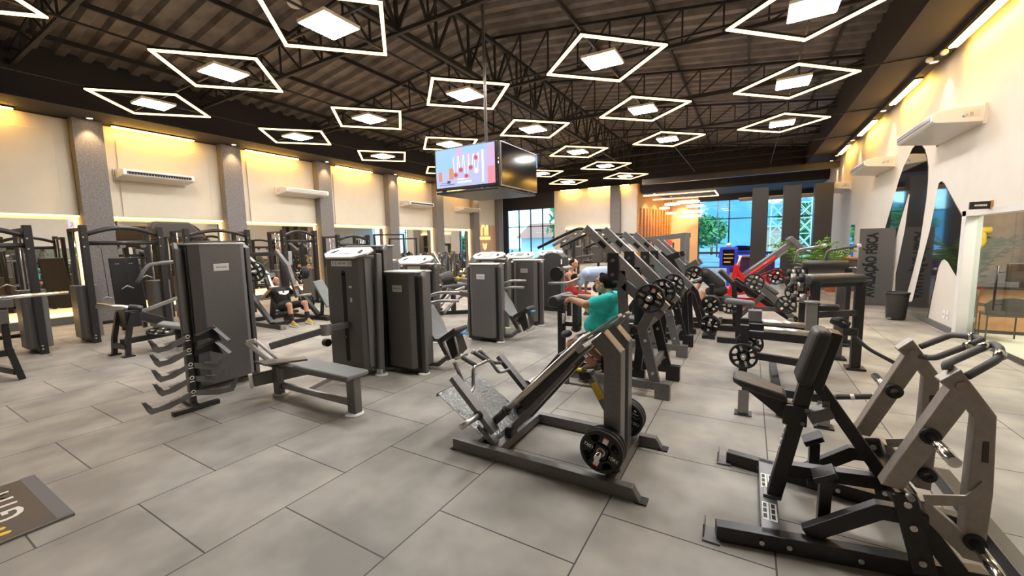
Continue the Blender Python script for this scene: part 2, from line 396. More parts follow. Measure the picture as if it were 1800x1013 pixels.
# windows
def window(n, x, ya, yb, za, zb, ny, nz, band=None):
    f = MB(); w = .055
    ys = [ya+(yb-ya)*i/ny for i in range(ny+1)] if isinstance(ny, int) else ny
    for y in ys: f.span((x-.04, y-w/2, za), (x+.06, y+w/2, zb))
    for z in nz: f.span((x-.04, min(ya, yb), z-w/2), (x+.06, max(ya, yb), z+w/2))
    if band: f.span((x-.045, min(ya, yb), band-.07), (x-.03, max(ya, yb), band+.07))
    o = struct('window_%d' % n, f, 'black_board')
    g = link('pane', MB().span((x+.005, min(ya, yb), za), (x+.013, max(ya, yb), zb)).mesh('pane'), 'glass_blue', o)
    return o
window(1, XF+.1, 15.15, 11.45, .6, 4.25, 4, (.6, 3.05, 4.25))
window(2, XR+.1, 3.02, YR, 0, 4.42, [3.0, 1.22, -.75, -2.3, YR+.05], (.03, 3.2, 4.4), band=1.0)
# office glazing
f = MB().span((DX1, YR-.2, 0), (DX1+.16, YR+.02, DZ+.1)).span((DX0, YR-.2, DZ), (DX1+.16, YR+.02, DZ+.1))
d1 = struct('door_1', f, 'pale_plastic', bev=.005)
for i, (a, b) in enumerate(((3.2, 5.4), (5.42, 7.6), (7.62, 9.0), (9.02, 10.2))):
    link('pane', MB().span((a, YR-.1, .03), (b, YR-.09, DZ)).mesh('pane'), 'glass_clear', d1)
link('handle', MB().cyl((9.25, YR-.04, .65), (9.25, YR-.04, 1.35), .016).cyl((9.25, YR-.1, .75), (9.25, YR-.04, .75), .01).cyl((9.25, YR-.1, 1.25), (9.25, YR-.04, 1.25), .01).mesh('handle'), 'black_metal', d1)
link('rail', MB().span((DX0, YR-.13, 0), (DX1, YR-.06, .05)).mesh('rail'), 'black_metal', d1)
# cream panels between the columns of the left wall, mirrors beneath, light lines round them
for i in range(len(COLX)-1):
    a, b = COLX[i]+.29, COLX[i+1]-.29
    if i == 0: a = XB+.5
    wp = struct('wall_panel_%d' % (i+1), MB().span((a+.0, YL-.1, 2.84), (b, YL, CEIL)).span((a+.3, YL-.13, 2.84), (b-.3, YL-.1, 4.95)), 'wall_panel', bev=.03)
    wp['kind'] = 'structure'
wp = struct('wall_panel_8', MB().span((COLX[-1]+.29, YL-.1, 3.15), (24.25, YL, CEIL)), 'wall_panel')
struct('wall_panel_9', MB().span((COLX[-1]+.29, YL-.12, 0), (24.25, YL, 3.15)), 'peach_panel')
trim(MB().span((24.25, YL-.42, 0), (24.75, YL, CEIL)), 'column_texture')
where = ['behind the camera side', 'behind the far left rack', 'behind the dark board and lever machine', 'behind the man on the chest press', 'behind the console tower', 'behind the middle of the room', 'next to the glowing sign']
for i in range(len(COLX)-1):
    a, b = COLX[i]+.29, COLX[i+1]-.29
    if i == 0: continue
    solo('wall_mirror', MB().span((a+.05, YL-.03, .42), (b-.12, YL-.01, 2.72)), 'mirror', 'backlit wall mirror between two grey columns, ' + where[i], 'mirror', ((a+b)/2, YL-.02, .42), 'mirrors along the left wall')
    t = Thing('light_strip', 'warm glowing light line framing the wall mirror ' + where[i], 'light', ((a+b)/2, YL-.05, .3), 'light lines round the mirrors')
    t.p('top_strip', MB().span((a, YL-.08, 2.80), (b, YL-.02, 2.835)), 'led_warm', bev=0)
    t.p('side_strip', MB().span((b-.09, YL-.08, .25), (b-.06, YL-.02, 2.75)), 'led_warm', bev=0)
    t.p('bottom_strip', MB().span((a, YL-.16, .22), (b, YL-.06, .29)), 'led_warm', bev=0)
    trim(MB().span((a, YL-.2, 0), (b, YL, .2)), 'board_grey')
# linear lamps along the top of the left wall
spotn = ['above the first column', 'above the column behind the far left rack', 'above the column left of the tall tower', 'above the column behind the console tower', 'above the fourth column', 'above the fifth column', 'above the column by the glowing sign']
for i in range(1, len(COLX)-1):
    c = (COLX[i]+COLX[i+1])/2 - (.25 if i > 1 else .4)
    t = Thing('linear_lamp', 'warm linear lamp washing the cream wall panel ' + where[i], 'light', (c, YL-.3, CEIL), 'linear lamps along the left wall')
    t.p('housing', MB().span((c-.98, YL-.36, CEIL-.02), (c+.98, YL-.24, CEIL+.03)), 'black_metal', bev=0)
    t.p('diffuser', MB().span((c-.95, YL-.345, CEIL-.045), (c+.95, YL-.255, CEIL-.02)), 'led_amber', bev=0)
def spot(x, y, z, e, ang, tgt=None):
    l = bpy.data.lights.new('spot', 'SPOT'); l.energy = e; l.spot_size = ang; l.spot_blend = .6; l.color = (1, .68, .36); l.shadow_soft_size = .03
    o = bpy.data.objects.new('spot_beam', l); o.location = (x, y, z); COL.objects.link(o)
    o.rotation_euler = (V(tgt)-V(x, y, z)).to_track_quat('-Z', 'Y').to_euler() if tgt else (0, 0, 0); return o
def downlight(x, y, z, label, group, e=45, ang=1.2, tgt=None):
    t = Thing('downlight', label, 'light', (x, y, z), group)
    t.p('trim_ring', MB().lathe([(.055, 0), (.075, 0), (.075, -.02), (.055, -.02)], (x, y, z), n=20, close=True), 'pale_plastic', bev=0)
    t.p('lens', MB().cyl((x, y, z-.004), (x, y, z-.012), .053), 'led_spot', bev=0)
    l = spot(x, y, z-.03, e, ang, tgt); l.parent = t.o; l.matrix_parent_inverse = Matrix.Translation((-x, -y, -z))
for i, x in enumerate(COLX[1:]):
    downlight(x, YL-.62, CEIL+.02, 'small round downlight ' + spotn[i], 'downlights over the columns', tgt=(x, YL-.40, 2.6))
# right wall: black lighting rail, linear lamps, downlights
trim(MB().span((XB, YR+.12, 5.3), (XF, YR+.3, 5.42)), 'ceiling_black')
rl = ['over the glazed office', 'above the near air conditioner', 'above the middle air conditioner', 'at its far end']
for i, (a, b) in enumerate(((8.3, 10.9), (12.7, 14.6), (16.3, 18.3), (20, 21.8))):
    t = Thing('linear_lamp', 'warm linear lamp on the black rail of the right wall, ' + rl[i], 'light', ((a+b)/2, YR+.2, 5.3), 'linear lamps along the right wall')
    t.p('housing', MB().span((a-.03, YR+.14, 5.27), (b+.03, YR+.28, 5.3)), 'black_metal', bev=0)
    t.p('diffuser', MB().span((a, YR+.15, 5.245), (b, YR+.27, 5.27)), 'led_amber', bev=0)
for i, x in enumerate((11.7, 15.3, 19.2, 22.3, 23.6)):
    downlight(x, YR+.24, 5.3, 'small downlight on the white right wall, ' + ['between the two nearest linear lamps', 'past the near air conditioner', 'past the middle air conditioner', 'beside the black far columns', 'behind the black far columns'][i], 'downlights over the right wall', 38, 1.0, (x, YR+.02, 3.2))
# far wall lamps and mirror
for i, (a, b) in enumerate(((6.4, 9.0), (9.6, 10.9))):
    t = Thing('linear_lamp', ['longer warm linear lamp at the top of the cream far wall', 'shorter warm linear lamp on the far wall beside the corner window'][i], 'light', (XF-.2, (a+b)/2, CEIL), 'linear lamps on the far wall')
    t.p('housing', MB().span((XF-.3, a, CEIL-.02), (XF, b, CEIL+.02)), 'black_metal', bev=0)
    t.p('diffuser', MB().span((XF-.29, a+.03, CEIL-.045), (XF-.17, b-.03, CEIL-.02)), 'led_amber', bev=0)
trim(MB().span((XF-.3, 6.95, 0), (XF, 7.55, CEIL)), 'column_texture')
solo('wall_mirror', MB().span((XF-.03, 7.6, .4), (XF-.01, 10.6, 2.72)), 'mirror', 'wall mirror on the cream far wall behind the lever machines', 'mirror', (XF-.02, 9.1, .4), 'mirrors along the far wall')
t = Thing('light_strip', 'warm light line above the mirror on the far wall', 'light', (XF-.05, 9, 2.7))
t.p('top_strip', MB().span((XF-.09, 7.6, 2.76), (XF-.02, 10.6, 2.83)), 'led_warm', bev=0)
# roof trusses across the room, purlins along it
RX = [-.9+3.57*i for i in range(0, 8)]
def roofz(y): return ZE+(ZR-ZE)*(y-YR)/(ridge-YR) if y < ridge else ZR-(ZR-ZE)*(y-ridge)/(YL-ridge)
for x in RX:
    b = MB(); zb = 6.0
    b.beam((x, YR, zb), (x, YL, zb), .07, .07)
    n = 24; ys = [YR+(YL-YR)*i/n for i in range(n+1)]
    for i in range(n):
        ya, yb = ys[i], ys[i+1]
        b.beam((x, ya, roofz(ya)-.17), (x, yb, roofz(yb)-.17), .06, .06)
        b.beam((x, ya, zb), (x, ya, roofz(ya)-.17), .035, .035)
        if i < n/2: b.beam((x, yb, zb), (x, ya, roofz(ya)-.17), .035, .035)
        else: b.beam((x, ya, zb), (x, yb, roofz(yb)-.17), .035, .035)
    trim(b, 'truss_black')
for k, y in enumerate((-1.6, .2, 2.0, 3.8, 7.9, 9.7, 11.5, 13.2)):
    trim(MB().beam((XB, y, roofz(y)-.08), (XR, y, roofz(y)-.08), .05, .1), 'truss_black')
b = MB(); y = 6.1                                    # deep lattice girder under the ridge
for z in (6.05, 7.2): b.beam((XB, y, z), (XR, y, z), .1, .1)
x = XB
while x < XR-1: 
    b.beam((x, y, 6.05), (x+.6, y, 7.2), .05, .05).beam((x+.6, y, 7.2), (x+1.2, y, 6.05), .05, .05).beam((x, y, 6.05), (x, y, 7.2), .05, .05); x += 1.2
trim(b, 'truss_black')
# hanging square lamps: a glowing outline turned 45 degrees with a white panel inside
FZ = 5.35
GX = [.97, 4.53, 8.14, 11.62, 15.4, 18.9, 22.4]; GY = [-.72, 2.6, 5.9, 9.18, 12.46]
grid = MB()
for y in GY: grid.beam((XB, y, FZ+.06), (23.5, y, FZ+.06), .03, .03)
for x in GX: grid.beam((x, YR, FZ+.06), (x, YL, FZ+.06), .03, .03)
trim(grid, 'truss_black')
H = 1.64/math.sqrt(2)
def lamp_proto(label):
    t = Thing('square_pendant_lamp', label, 'light', (GX[1], GY[3], FZ), 'glowing square lamps under the roof', local=True)
    pts = [V(H, 0, 0), V(0, H, 0), V(-H, 0, 0), V(0, -H, 0)]
    t.p('frame', MB().sweep([p+V(0, 0, .03) for p in pts], [(-.032, -.02), (.032, -.02), (.032, .02), (-.032, .02)], None, False, True), 'black_metal', bev=0)
    t.p('glow_line', MB().sweep([p+V(0, 0, -.005) for p in pts], [(-.027, -.014), (.027, -.014), (.027, .014), (-.027, .014)], None, False, True), 'led_warm', bev=0, label='warm glowing outline')
    pn = t.p('light_panel', MB().box((0, 0, .02), (.66, .66, .05)), 'white_plastic', bev=0)
    t.p('diffuser', MB().box((0, 0, -.009), (.61, .61, .01)), 'led_white', pn, bev=0, label='bright white diffuser')
    t.p('suspension', MB().cyl((0, 0, .04), (0, 0, .12), .012, 8), 'black_metal', bev=0)
    return t.o
rowY = ['in the row nearest the right wall', 'in the second row from the right', 'in the middle row', 'in the second row from the left', 'in the row nearest the left wall']
rowX = ['first', 'first', 'second', 'third', 'fourth', 'fifth', 'farthest']
proto = None
miss = {(0, 0), (0, 1), (0, 2), (0, 4), (5, 4), (6, 4), (6, 0), (5, 0), (6, 1), (5, 1)}
for i, x in enumerate(GX):
    for j, y in enumerate(GY):
        if (i, j) in miss: continue
        lab = 'warm square outline lamp, %s %s' % (rowX[i], rowY[j])
        if i == 0: lab = 'warm square outline lamp cut by the top left corner of the photo'
        if proto is None: proto = lamp_proto(lab); proto.location = (x, y, FZ)
        else: dup(proto, (x, y, FZ), 0, lab, 'glowing square lamps under the roof')
# ------------------------------------------------------------------ weight plates
PLATES = {}
def sector(m, r0, r1, a0, a1, z0, z1, n):
    for i in range(n):
        p, q = a0+(a1-a0)*i/n, a0+(a1-a0)*(i+1)/n
        c = lambda r, a, z: (r*math.cos(a), r*math.sin(a), z)
        m.hull8([c(r0, p, z0), c(r1, p, z0), c(r1, q, z0), c(r0, q, z0), c(r0, p, z1), c(r1, p, z1), c(r1, q, z1), c(r0, q, z1)])
def plate_proto(R, body, small):
    m = MB(); h = .018
    m.lathe([(R*.83, -h), (R*.95, -h), (R, -h*.6), (R, h*.6), (R*.95, h), (R*.83, h)], n=36 if not small else 24, close=True)
    m.lathe([(R*.17, -h*.7), (R*.45, -h*.7), (R*.45, h*.7), (R*.17, h*.7)], n=24, close=True)
    for k in range(4):
        a = PI/4+k*PI/2
        m.prism([(R*(math.cos(a)*u-math.sin(a)*w), R*(math.sin(a)*u+math.cos(a)*w), -h*.7) for u, w in ((.3, -.34), (.56, -.27), (.86, -.46), (.86, .46), (.56, .27), (.3, .34))], (0, 0, h*1.4))
    t = Thing('weight_plate', 'x', 'weight plate', (0, 0, 0), local=True)
    t.p('disc', m, 'rubber_black', bev=0)
    t.p('hub', MB().lathe([(R*.155, -h*.9), (R*.2, -h*.9), (R*.2, h*.9), (R*.155, h*.9)], n=20, close=True), 'steel', bev=0, label='steel hub ring')
    w = MB(); bdg = MB(); red = MB()
    for k, sg in ((0, 1), (2, -1)):
        a = PI/4+k*PI/2; u = V(math.cos(a), math.sin(a), 0); v = V(-math.sin(a), math.cos(a), 0)
        if small: w.box(u*R*.62+V(0, 0, h*.72), (R*.34, R*.13, .003), m=Matrix.Rotation(a, 3, 'Z'))
        else: w.text(body, R*.2, u*R*.63+V(0, 0, h*.72), v, -u, .0006) if False else w.text(body, R*.24, u*R*.64+V(0, 0, h*.72), u, v, .0006)
        a += PI/2; u = V(math.cos(a), math.sin(a), 0)
        bdg.box(u*R*.58+V(0, 0, h*.72), (R*.26, R*.24, .003), m=Matrix.Rotation(a, 3, 'Z'))
        red.box(u*R*.72+V(0, 0, h*.72), (R*.08, R*.24, .003), m=Matrix.Rotation(a, 3, 'Z'))
    t.p('weight_marking', w, 'marking_white', bev=0, label='white weight lettering')
    b = t.p('badge', bdg, 'marking_white', bev=0, label='pale square badge')
    if not small: t.p('badge_edge', red, 'marking_red', b, bev=0, label='red edge of the badge')
    return t.o
ez = V(0, 0, 1)
def plate(pos, axis, R=.165, spin=0, label='', group='weight plates', body='10KG', small=False):
    key = (R, body, small); ax = V(axis).normalized()
    q = ez.rotation_difference(ax).to_matrix() @ Matrix.Rotation(spin, 3, 'Z')
    if key not in PLATES:
        o = plate_proto(R, body, small); PLATES[key] = o
        o.location = pos; o.rotation_euler = q.to_euler(); o['label'] = label; o['group'] = group; return o
    return dup(PLATES[key], pos, 0, label, group, q.to_euler())
def bolts(m, pts, ax, r=.014, h=.012):
    for p in pts: m.cyl(V(p), V(p)+V(ax)*h, r, 10)
    return m

# ------------------------------------------------------------------ hack squat sled in the middle of the floor
def sled():
    t = Thing('sled_machine', 'low inclined sled machine with diamond plate footboard, plates racked at its posts', 'exercise machine', (3.2, 1.45, 0))
    xn, xf = 2.79, 3.63; h = .1
    for x in (xn, xf):
        y0, y1 = (2.26, .66) if x == xn else (1.94, .66)
        t.p('base_rail', MB().add([(x-.035, y0, 0), (x+.035, y0, 0), (x+.035, y1-.06, 0), (x-.035, y1-.06, 0), (x-.035, y0, h), (x+.035, y0, h), (x+.035, y1, h), (x-.035, y1, h)], [(3, 2, 1, 0), (4, 5, 6, 7), (0, 1, 5, 4), (1, 2, 6, 5), (2, 3, 7, 6), (3, 0, 4, 7)]), 'grey_metal')
        t.p('foot_cap', MB().span((x-.045, y1-.1, 0), (x+.045, y1-.02, .012)).span((x-.045, y0-.02, 0), (x+.045, y0+.02, .012)), 'rubber_black', bev=0)
    t.p('cross_member', MB().span((xn+.035, 1.80, .02), (xf-.035, 1.88, .1)), 'grey_metal')
    t.p('cross_member', MB().span((xn+.035, .80, .02), (xf-.035, .88, .1)), 'grey_metal')
    for x, y in ((2.97, .85), (3.35, .89)):
        t.p('post', MB().path([(x, y, .1), (x, y, 1.0), (x, y+.12, 1.13)], .13, .13, up=(0, 1, 0)), 'grey_metal', bev=.008)
    for lo, hi, en in ((at(852, 757, X=2.86), at(1030, 592, X=2.97), at(1090, 554, X=2.97)), (V(3.48, 2.0, .16), at(1060, 588, X=3.35), at(1104, 549, X=3.35))):
        x = lo.x; d = (hi-lo).normalized()
        t.p('guide_tube', MB().cyl(lo, hi, .027, 18), 'steel', label='bright steel guide tube', bev=0)
        t.p('end_sleeve', MB().cyl(lo+d*.03, lo+d*.3, .036, 18).lathe([(.03, 0), (.044, 0), (.044, .018), (.03, .018)], lo+d*.3, d, close=True), 'vinyl_black', bev=0)
        t.p('top_plate', MB().beam(hi-d*.03, en, .10, .02).beam(hi-d*.03-V(0, .0, .03), en+(en-hi)*.12-V(0, 0, .03), .06, .015), 'silver_metal')
        t.p('tube_strut', MB().beam((x, 1.86, .1), (x, 2.03, .24), .07, .05), 'grey_metal')
    p_, q_ = at(903, 752, X=3.0), at(1003, 642, X=3.0)
    for dx in (.03, .33): t.p('support_beam', MB().beam(p_+V(dx, 0, 0), q_+V(dx, 0, 0), .07, .06), 'grey_metal')
    t.p('bracket', bolts(MB().span((3.0, 1.79, .1), (3.12, 1.86, .16)).cyl((2.99, 1.82, .17), (3.13, 1.82, .17), .035), [(3.0, 1.84, .1)], (0, 0, 1)), 'black_metal')
    # carriage with shoulder plates, handles and pegs
    t.p('back_pad', MB().beam(at(940, 682, X=3.27), at(997, 618, X=3.27), .3, .06), 'vinyl_black', bev=.02, seg=3); t.p('pad_cap', MB().beam(at(1012, 613, X=3.0)+V(.12, 0, 0), at(1024, 602, X=3.0)+V(.12, 0, 0), .3, .1), 'silver_metal')
    t.p('pad_board', MB().beam(at(918, 712, X=3.0)+V(.12, 0, 0), at(1013, 614, X=3.0)+V(.12, 0, 0), .28, .11), 'black_metal')
    for x, s in ((2.8, -1), (3.58, 1)):
        pl = MB().beam((x, 1.83, .24), (x, 2.26, .66), .09, .05, up=(0, .7, .7)); bolts(pl, [(x+s*-.0-.046, y, z) for y, z in ((2.2, .6), (2.12, .52), (2.02, .42))], (-1, 0, 0), .012, .008)
        pp = t.p('shoulder_bar', pl, 'grey_metal')
        t.p('weight_peg', MB().cyl((x+s*.03, 1.96, .38), (x+s*.3, 1.96, .38), .025, 16).cyl((x+s*.3, 1.96, .38), (x+s*.303, 1.96, .38), .012), 'steel', pp, bev=0, label='pale steel loading peg')
        t.p('peg_collar', MB().cyl((x+s*.04, 1.96, .38), (x+s*.06, 1.96, .38), .04, 16), 'rubber_black', pp, bev=0)
    hb = MB().tube([(2.83, 2.12, .5), (2.96, 2.16, .52), (3.02, 2.2, .7), (3.3, 2.2, .7), (3.4, 2.16, .54), (3.55, 2.12, .54)], .017, 12, bend=.05)
    t.p('handle_bar', hb, 'silver_metal', bev=0)
    for a, b in (((3.07, 2.2, .7), (3.0, 2.32, .79)), ((3.26, 2.2, .7), (3.19, 2.32, .79))):
        d = V(b)-V(a); t.p('grip', MB().cyl(a, b, .022, 14), 'grip_grey', bev=0); t.p('grip_cap', MB().cyl(V(b)-d*.02, V(b)+d*.1, .025, 14), 'pale_plastic', bev=0)
    for pts in ([(2.83, 2.2, .58), (2.93, 2.26, .58), (2.95, 2.36, .74)], [(3.55, 2.2, .6), (3.44, 2.26, .62), (3.36, 2.36, .76)]):
        t.p('side_handle', MB().tube(pts, .019, 12, bend=.05), 'grip_grey', bev=0); d = (V(pts[2])-V(pts[1])).normalized()
        t.p('grip_cap', MB().cyl(V(pts[2])-d*.01, V(pts[2])+d*.014, .025, 14), 'pale_plastic', bev=0)
    # footboard
    n = V(0, .66, .75)
    A, B, C_, D = V(2.84, 2.5, .46), V(3.5, 2.5, .46), V(3.5, 1.93, .11), V(2.84, 1.93, .11)
    t.p('footboard', MB().prism([A, B, C_, D], V(0, -.008, -.012)).prism([A, B, B+V(0, .01, -.04), A+V(0, .01, -.04)], (0, -.01, 0)), 'diamond_plate', bev=0, label='steel diamond plate footboard')
    t.p('footboard_frame', MB().span((2.9, 1.96, .02), (2.96, 2.03, .12)).beam((2.93, 2.4, .36), (2.93, 1.98, .1), .05, .03).beam((3.4, 2.4, .36), (3.4, 1.98, .1), .05, .03).span((2.79, 2.0, .03), (3.45, 2.05, .09)), 'black_metal')
    # stop strut with a yellow warning sticker
    s = t.p('stop_strut', MB().beam((3.2, 1.12, .72), (3.2, .9, .33), .07, .05), 'grey_metal')
    t.p('warning_sticker', MB().beam((3.165, 1.085, .675), (3.165, 1.015, .55), .006, .05, up=(0, 1, .5)), 'marking_yellow', s, bev=0, label='yellow warning sticker')
    t.p('strut_bracket', MB().beam((3.2, 1.2, .72), (3.2, 1.1, .74), .11, .06), 'black_metal')
    for x, s in ((2.97, -1), (3.35, 1)):
        t.p('storage_peg', MB().cyl((x+s*.05, .9, .29), (x+s*.27, .9, .29), .022, 14), 'chrome', bev=0)
    t.p('storage_bracket', MB().span((2.94, .92, .1), (2.99, .97, .3)), 'black_metal')
    for i in range(3):
        plate((2.90-.045*i, .9, .29), (-1, 0, 0), .165, .2+.1*i, ['rearmost of three black plates on the near peg of the sled machine', 'middle of three black plates on the near peg of the sled machine', 'front 10KG plate on the near peg of the sled machine'][i], 'plates on the sled machine')
        plate((3.46+.045*i, .9, .29), (-1, 0, 0), .165, .5+.1*i, ['front 10KG plate on the far peg of the sled machine', 'middle of three black plates on the far peg of the sled machine', 'rearmost of three black plates on the far peg of the sled machine'][i], 'plates on the sled machine')
sled()

# ------------------------------------------------------------------ bronze armed row machine at the right edge
def row():
    t = Thing('row_machine', 'large chest supported row machine with bronze lever arms at the right edge', 'exercise machine', (3.1, -.6, 0))
    X = 3.13
    # floor rails
    nr = [(2.65, .12, .05), (2.72, -.45, .05), (2.9, -1.12, .05)]; fr = [(3.66, .1, .05), (3.56, -.5, .05), (3.42, -1.25, .05)]
    for r in (nr, fr):
        t.p('base_rail', MB().beam(V(r[0])+V(0, 0, 0), V(r[2]), .075, .1), 'black_metal')
        a = V(r[0]); t.p('foot_plate', MB().box((a.x, a.y+.02, .006), (.15, .1, .012)).box((a.x, a.y+.065, .05), (.1, .008, .09)), 'grey_metal', bev=0)
        bo = MB(); d = (V(r[2])-V(r[0])).normalized(); nn = V(-d.y, d.x, 0).normalized(); nn = nn if nn.x < 0 else -nn
        bolts(bo, [V(r[0])+d*k+nn*.038 for k in (.24, .38, .72)], nn, .014, .012); t.p('bolt', bo, 'steel', bev=0)
    t.p('rear_bar', MB().beam((2.5, -1.3, .05), (4.1, -1.3, .05), .09, .1), 'black_metal')
    t.p('front_cross', MB().beam((2.68, -.17, .06), (3.64, -.17, .06), .1, .08), 'grey_metal')
    dc = MB(); 
    for x0 in (2.82, 3.2): dc.span((x0, -.21, .1), (x0+.2, -.13, .102))
    dk = t.p('warning_decal', dc, 'marking_white', bev=0, label='pale instruction decals')
    mk = MB()
    for x0 in (2.82, 3.2):
        for j in range(3):
            for y in (-.2, -.155): mk.span((x0+.02+.06*j, y, .102), (x0+.065+.06*j, y+.02, .1035))
        mk.span((x0+.01, -.172, .102), (x0+.19, -.167, .1035))
    t.p('decal_print', mk, 'marking_dark', dk, bev=0)
    # seat post, leaning
    pa, pb = V(X, -.2, .1), V(X, -.36, .98)
    t.p('seat_post', MB().beam(pa, pb, .075, .085, up=(0, 1, 0)), 'black_metal', bev=.006)
    t.p('post_foot', MB().box((X, -.19, .11), (.1, .1, .02)), 'grey_metal', bev=0)
    pk = MB(); pd = (pb-pa).normalized()
    for k in range(6): pk.cyl(pa+pd*(.32+.045*k)+V(0, .03, 0), pa+pd*(.32+.045*k)+V(0, .05, 0), .012, 10)
    t.p('height_rack', pk, 'steel', bev=0)
    t.p('chest_board', MB().beam((X, -.39, .9), (X, -.475, 1.26), .16, .06, up=(0, 1, 0)), 'black_metal', bev=.006)
    t.p('chest_pad', MB().beam((X, -.32, .915), (X, -.415, 1.275), .24, .095, up=(0, 1, 0)), 'vinyl_black', bev=.04, seg=4)
    # seat
    st = MB().prism([(X-.06, .06, .86), (X-.12, .02, .86), (X-.13, -.05, .85), (X-.08, -.25, .78), (X+.08, -.25, .78), (X+.13, -.05, .85), (X+.12, .02, .86), (X+.06, .06, .86)], (0, .012, .055))
    t.p('seat', st, 'vinyl_black', bev=.022, seg=4)
    t.p('seat_bracket', MB().prism([(X-.03, .03, .855), (X-.03, -.15, .8), (X-.03, -.3, .76), (X-.03, -.36, .68), (X-.03, -.3, .62), (X-.03, -.22, .66), (X-.03, -.12, .74)], (.06, 0, 0)).box((X, -.29, .7), (.11, .13, .13)), 'black_metal')
    t.p('latch', bolts(MB().box((X-.02, -.42, .73), (.1, .13, .07), m=Matrix.Rotation(-.5, 3, 'X')), [(X-.06, -.33, .66), (X-.06, -.35, .75)], (-1, 0, 0)).cyl((X-.02, -.45, .76), (X-.02, -.45, .82), .02), 'grey_metal')
    # diagonal brace, mid bar, foot plates
    t.p('brace', MB().beam((X, -.38, .95), (X, -.74, .40), .06, .07, up=(0, 1, 0)), 'black_metal', bev=.005)
    t.p('middle_bar', MB().beam((X, -.24, .31), (X, -.78, .36), .07, .08), 'black_metal', bev=.005)
    t.p('tie_bar', MB().beam((2.74, -.8, .36), (3.56, -.8, .36), .09, .09), 'black_metal', bev=.005)
    for xx, s in ((2.8, 1), (3.5, -1)):
        t.p('foot_post', MB().beam((xx+.12*s, -.44, .1), (xx+.1*s, -.44, .42), .075, .06, up=(0, 1, 0)), 'black_metal')
        t.p('foot_pad', MB().box((xx+.1*s, -.43, .44), (.13, .12, .035), m=Matrix.Rotation(-.55, 3, 'X')), 'black_metal')
        # base frame of each side
        t.p('side_strut', MB().path([(xx, -.35, .1), (xx, -.66, .35), (xx, -.8, .36), (xx, -.98, .12)], .085, .06, up=(1, 0, 0)), 'black_metal')
    # swinging arms
    for xx, s in ((2.8, -1), (3.48, 1)):
        up = (1, 0, 0)
        f3 = lambda u, v: at(1230+u/2.2368, 560+v/2.2368, X=2.76)+V(xx-.0375-2.76, 0, 0)
        ar = t.p('lever_arm', MB().prism([f3(*q) for q in ((945, 247), (1028, 200), (1172, 388), (1158, 690), (1118, 968), (1032, 945), (1042, 800), (1088, 398), (1040, 335))], (.085, 0, 0)).prism([f3(*q) for q in ((712, 655), (985, 275), (1062, 345), (800, 680))], (.085, 0, 0)).prism([f3(*q) for q in ((870, 720), (905, 728), (1052, 862), (1040, 945), (890, 800))], (.08, 0, 0)), 'bronze_metal', bev=.006, label='bronze coated lever arm')
        t.p('stop_hook', MB().prism([f3(*q) for q in ((875, 690), (1045, 695), (1108, 640), (1118, 650), (1050, 735), (890, 732))], (-.012, 0, 0)), 'bronze_metal', ar, bev=0)
        t.p('badge', MB().prism([f3(*q) for q in ((1113, 485), (1140, 485), (1136, 570), (1108, 565))], (-.004, 0, 0)), 'vinyl_brown', ar, bev=.006)
        t.p('pivot_cap', MB().cyl(f3(1032, 268), f3(1032, 268)-V(.014, 0, 0), .024, 20), 'bronze_metal', ar, bev=0)
        for (y, z), L in ((f3(905, 462).yz, .3), (f3(1080, 880).yz, .36)):
            t.p('weight_peg', MB().cyl((xx+s*.03, y, z), (xx+s*.03+s*L, y, z), .025, 18), 'chrome', ar, bev=0, label='chrome loading peg')
            t.p('peg_collar', MB().cyl((xx+s*.03, y, z), (xx+s*.055, y, z), .042, 18), 'rubber_black', ar, bev=0)
        if s > 0:
            for y, z in ((-.84, .84), (-1.03, .32)): t.p('bumper', MB().lathe([(.012, 0), (.045, 0), (.045, .025), (.02, .025)], (xx-.036, y, z), (-1, 0, 0)), 'rubber_black', ar, bev=0)
        lk = MB().beam((xx-.0, -.74, .5), (xx, -.85, .08), .1, .03, up=(1, 0, 0)); lk.v = [v+V(-.055 if s < 0 else -.05, 0, 0) for v in lk.v]
        t.p('link_plate', lk, 'black_metal', bev=.012)
        t.p('bolt', bolts(MB(), [(xx-.07, y, z) for y, z in ((-.755, .45), (-.785, .33), (-.83, .15))], (-1, 0, 0), .016, .012), 'steel', bev=0)
        # looping hand grips
        a = V(xx, -.87, 1.12)
        k = 1 if s < 0 else -1
        g = [at(a_, b_, X=c_) for a_, b_, c_ in (((1664, 650, 2.81), (1662, 641, 2.82), (1672, 636, 2.86), (1737, 607, 3.0), (1746, 605, 3.0), (1758, 612, 2.95), (1757, 630, 2.88), (1700, 662, 2.80)) if s < 0 else ((1606, 624, 3.47), (1640, 631, 3.42), (1714, 603, 3.28), (1726, 598, 3.28), (1714, 592, 3.32), (1675, 589, 3.4), (1666, 591, 3.42), (1618, 610, 3.48)))]
        t.p('hand_grip', MB().tube(g, .018, 12, bend=.05), 'grip_grey', ar, bev=0)
        t.p('grip_ring', MB().cyl(*((g[3]+(g[2]-g[3])*.02, g[3]+(g[2]-g[3])*.2) if s < 0 else (g[2]+(g[1]-g[2])*.02, g[2]+(g[1]-g[2])*.2)), .023, 14).cyl(*((g[6]+(g[5]-g[6])*.1, g[6]+(g[5]-g[6])*.5) if s < 0 else (g[4]+(g[5]-g[4])*.02, g[4]+(g[5]-g[4])*.2)), .023, 14), 'chrome', ar, bev=0, label='chrome grip ring')
    t.p('stop_pin', MB().cyl((2.7, -.76, .5), (2.86, -.76, .47), .016), 'silver_metal', bev=0)
row()
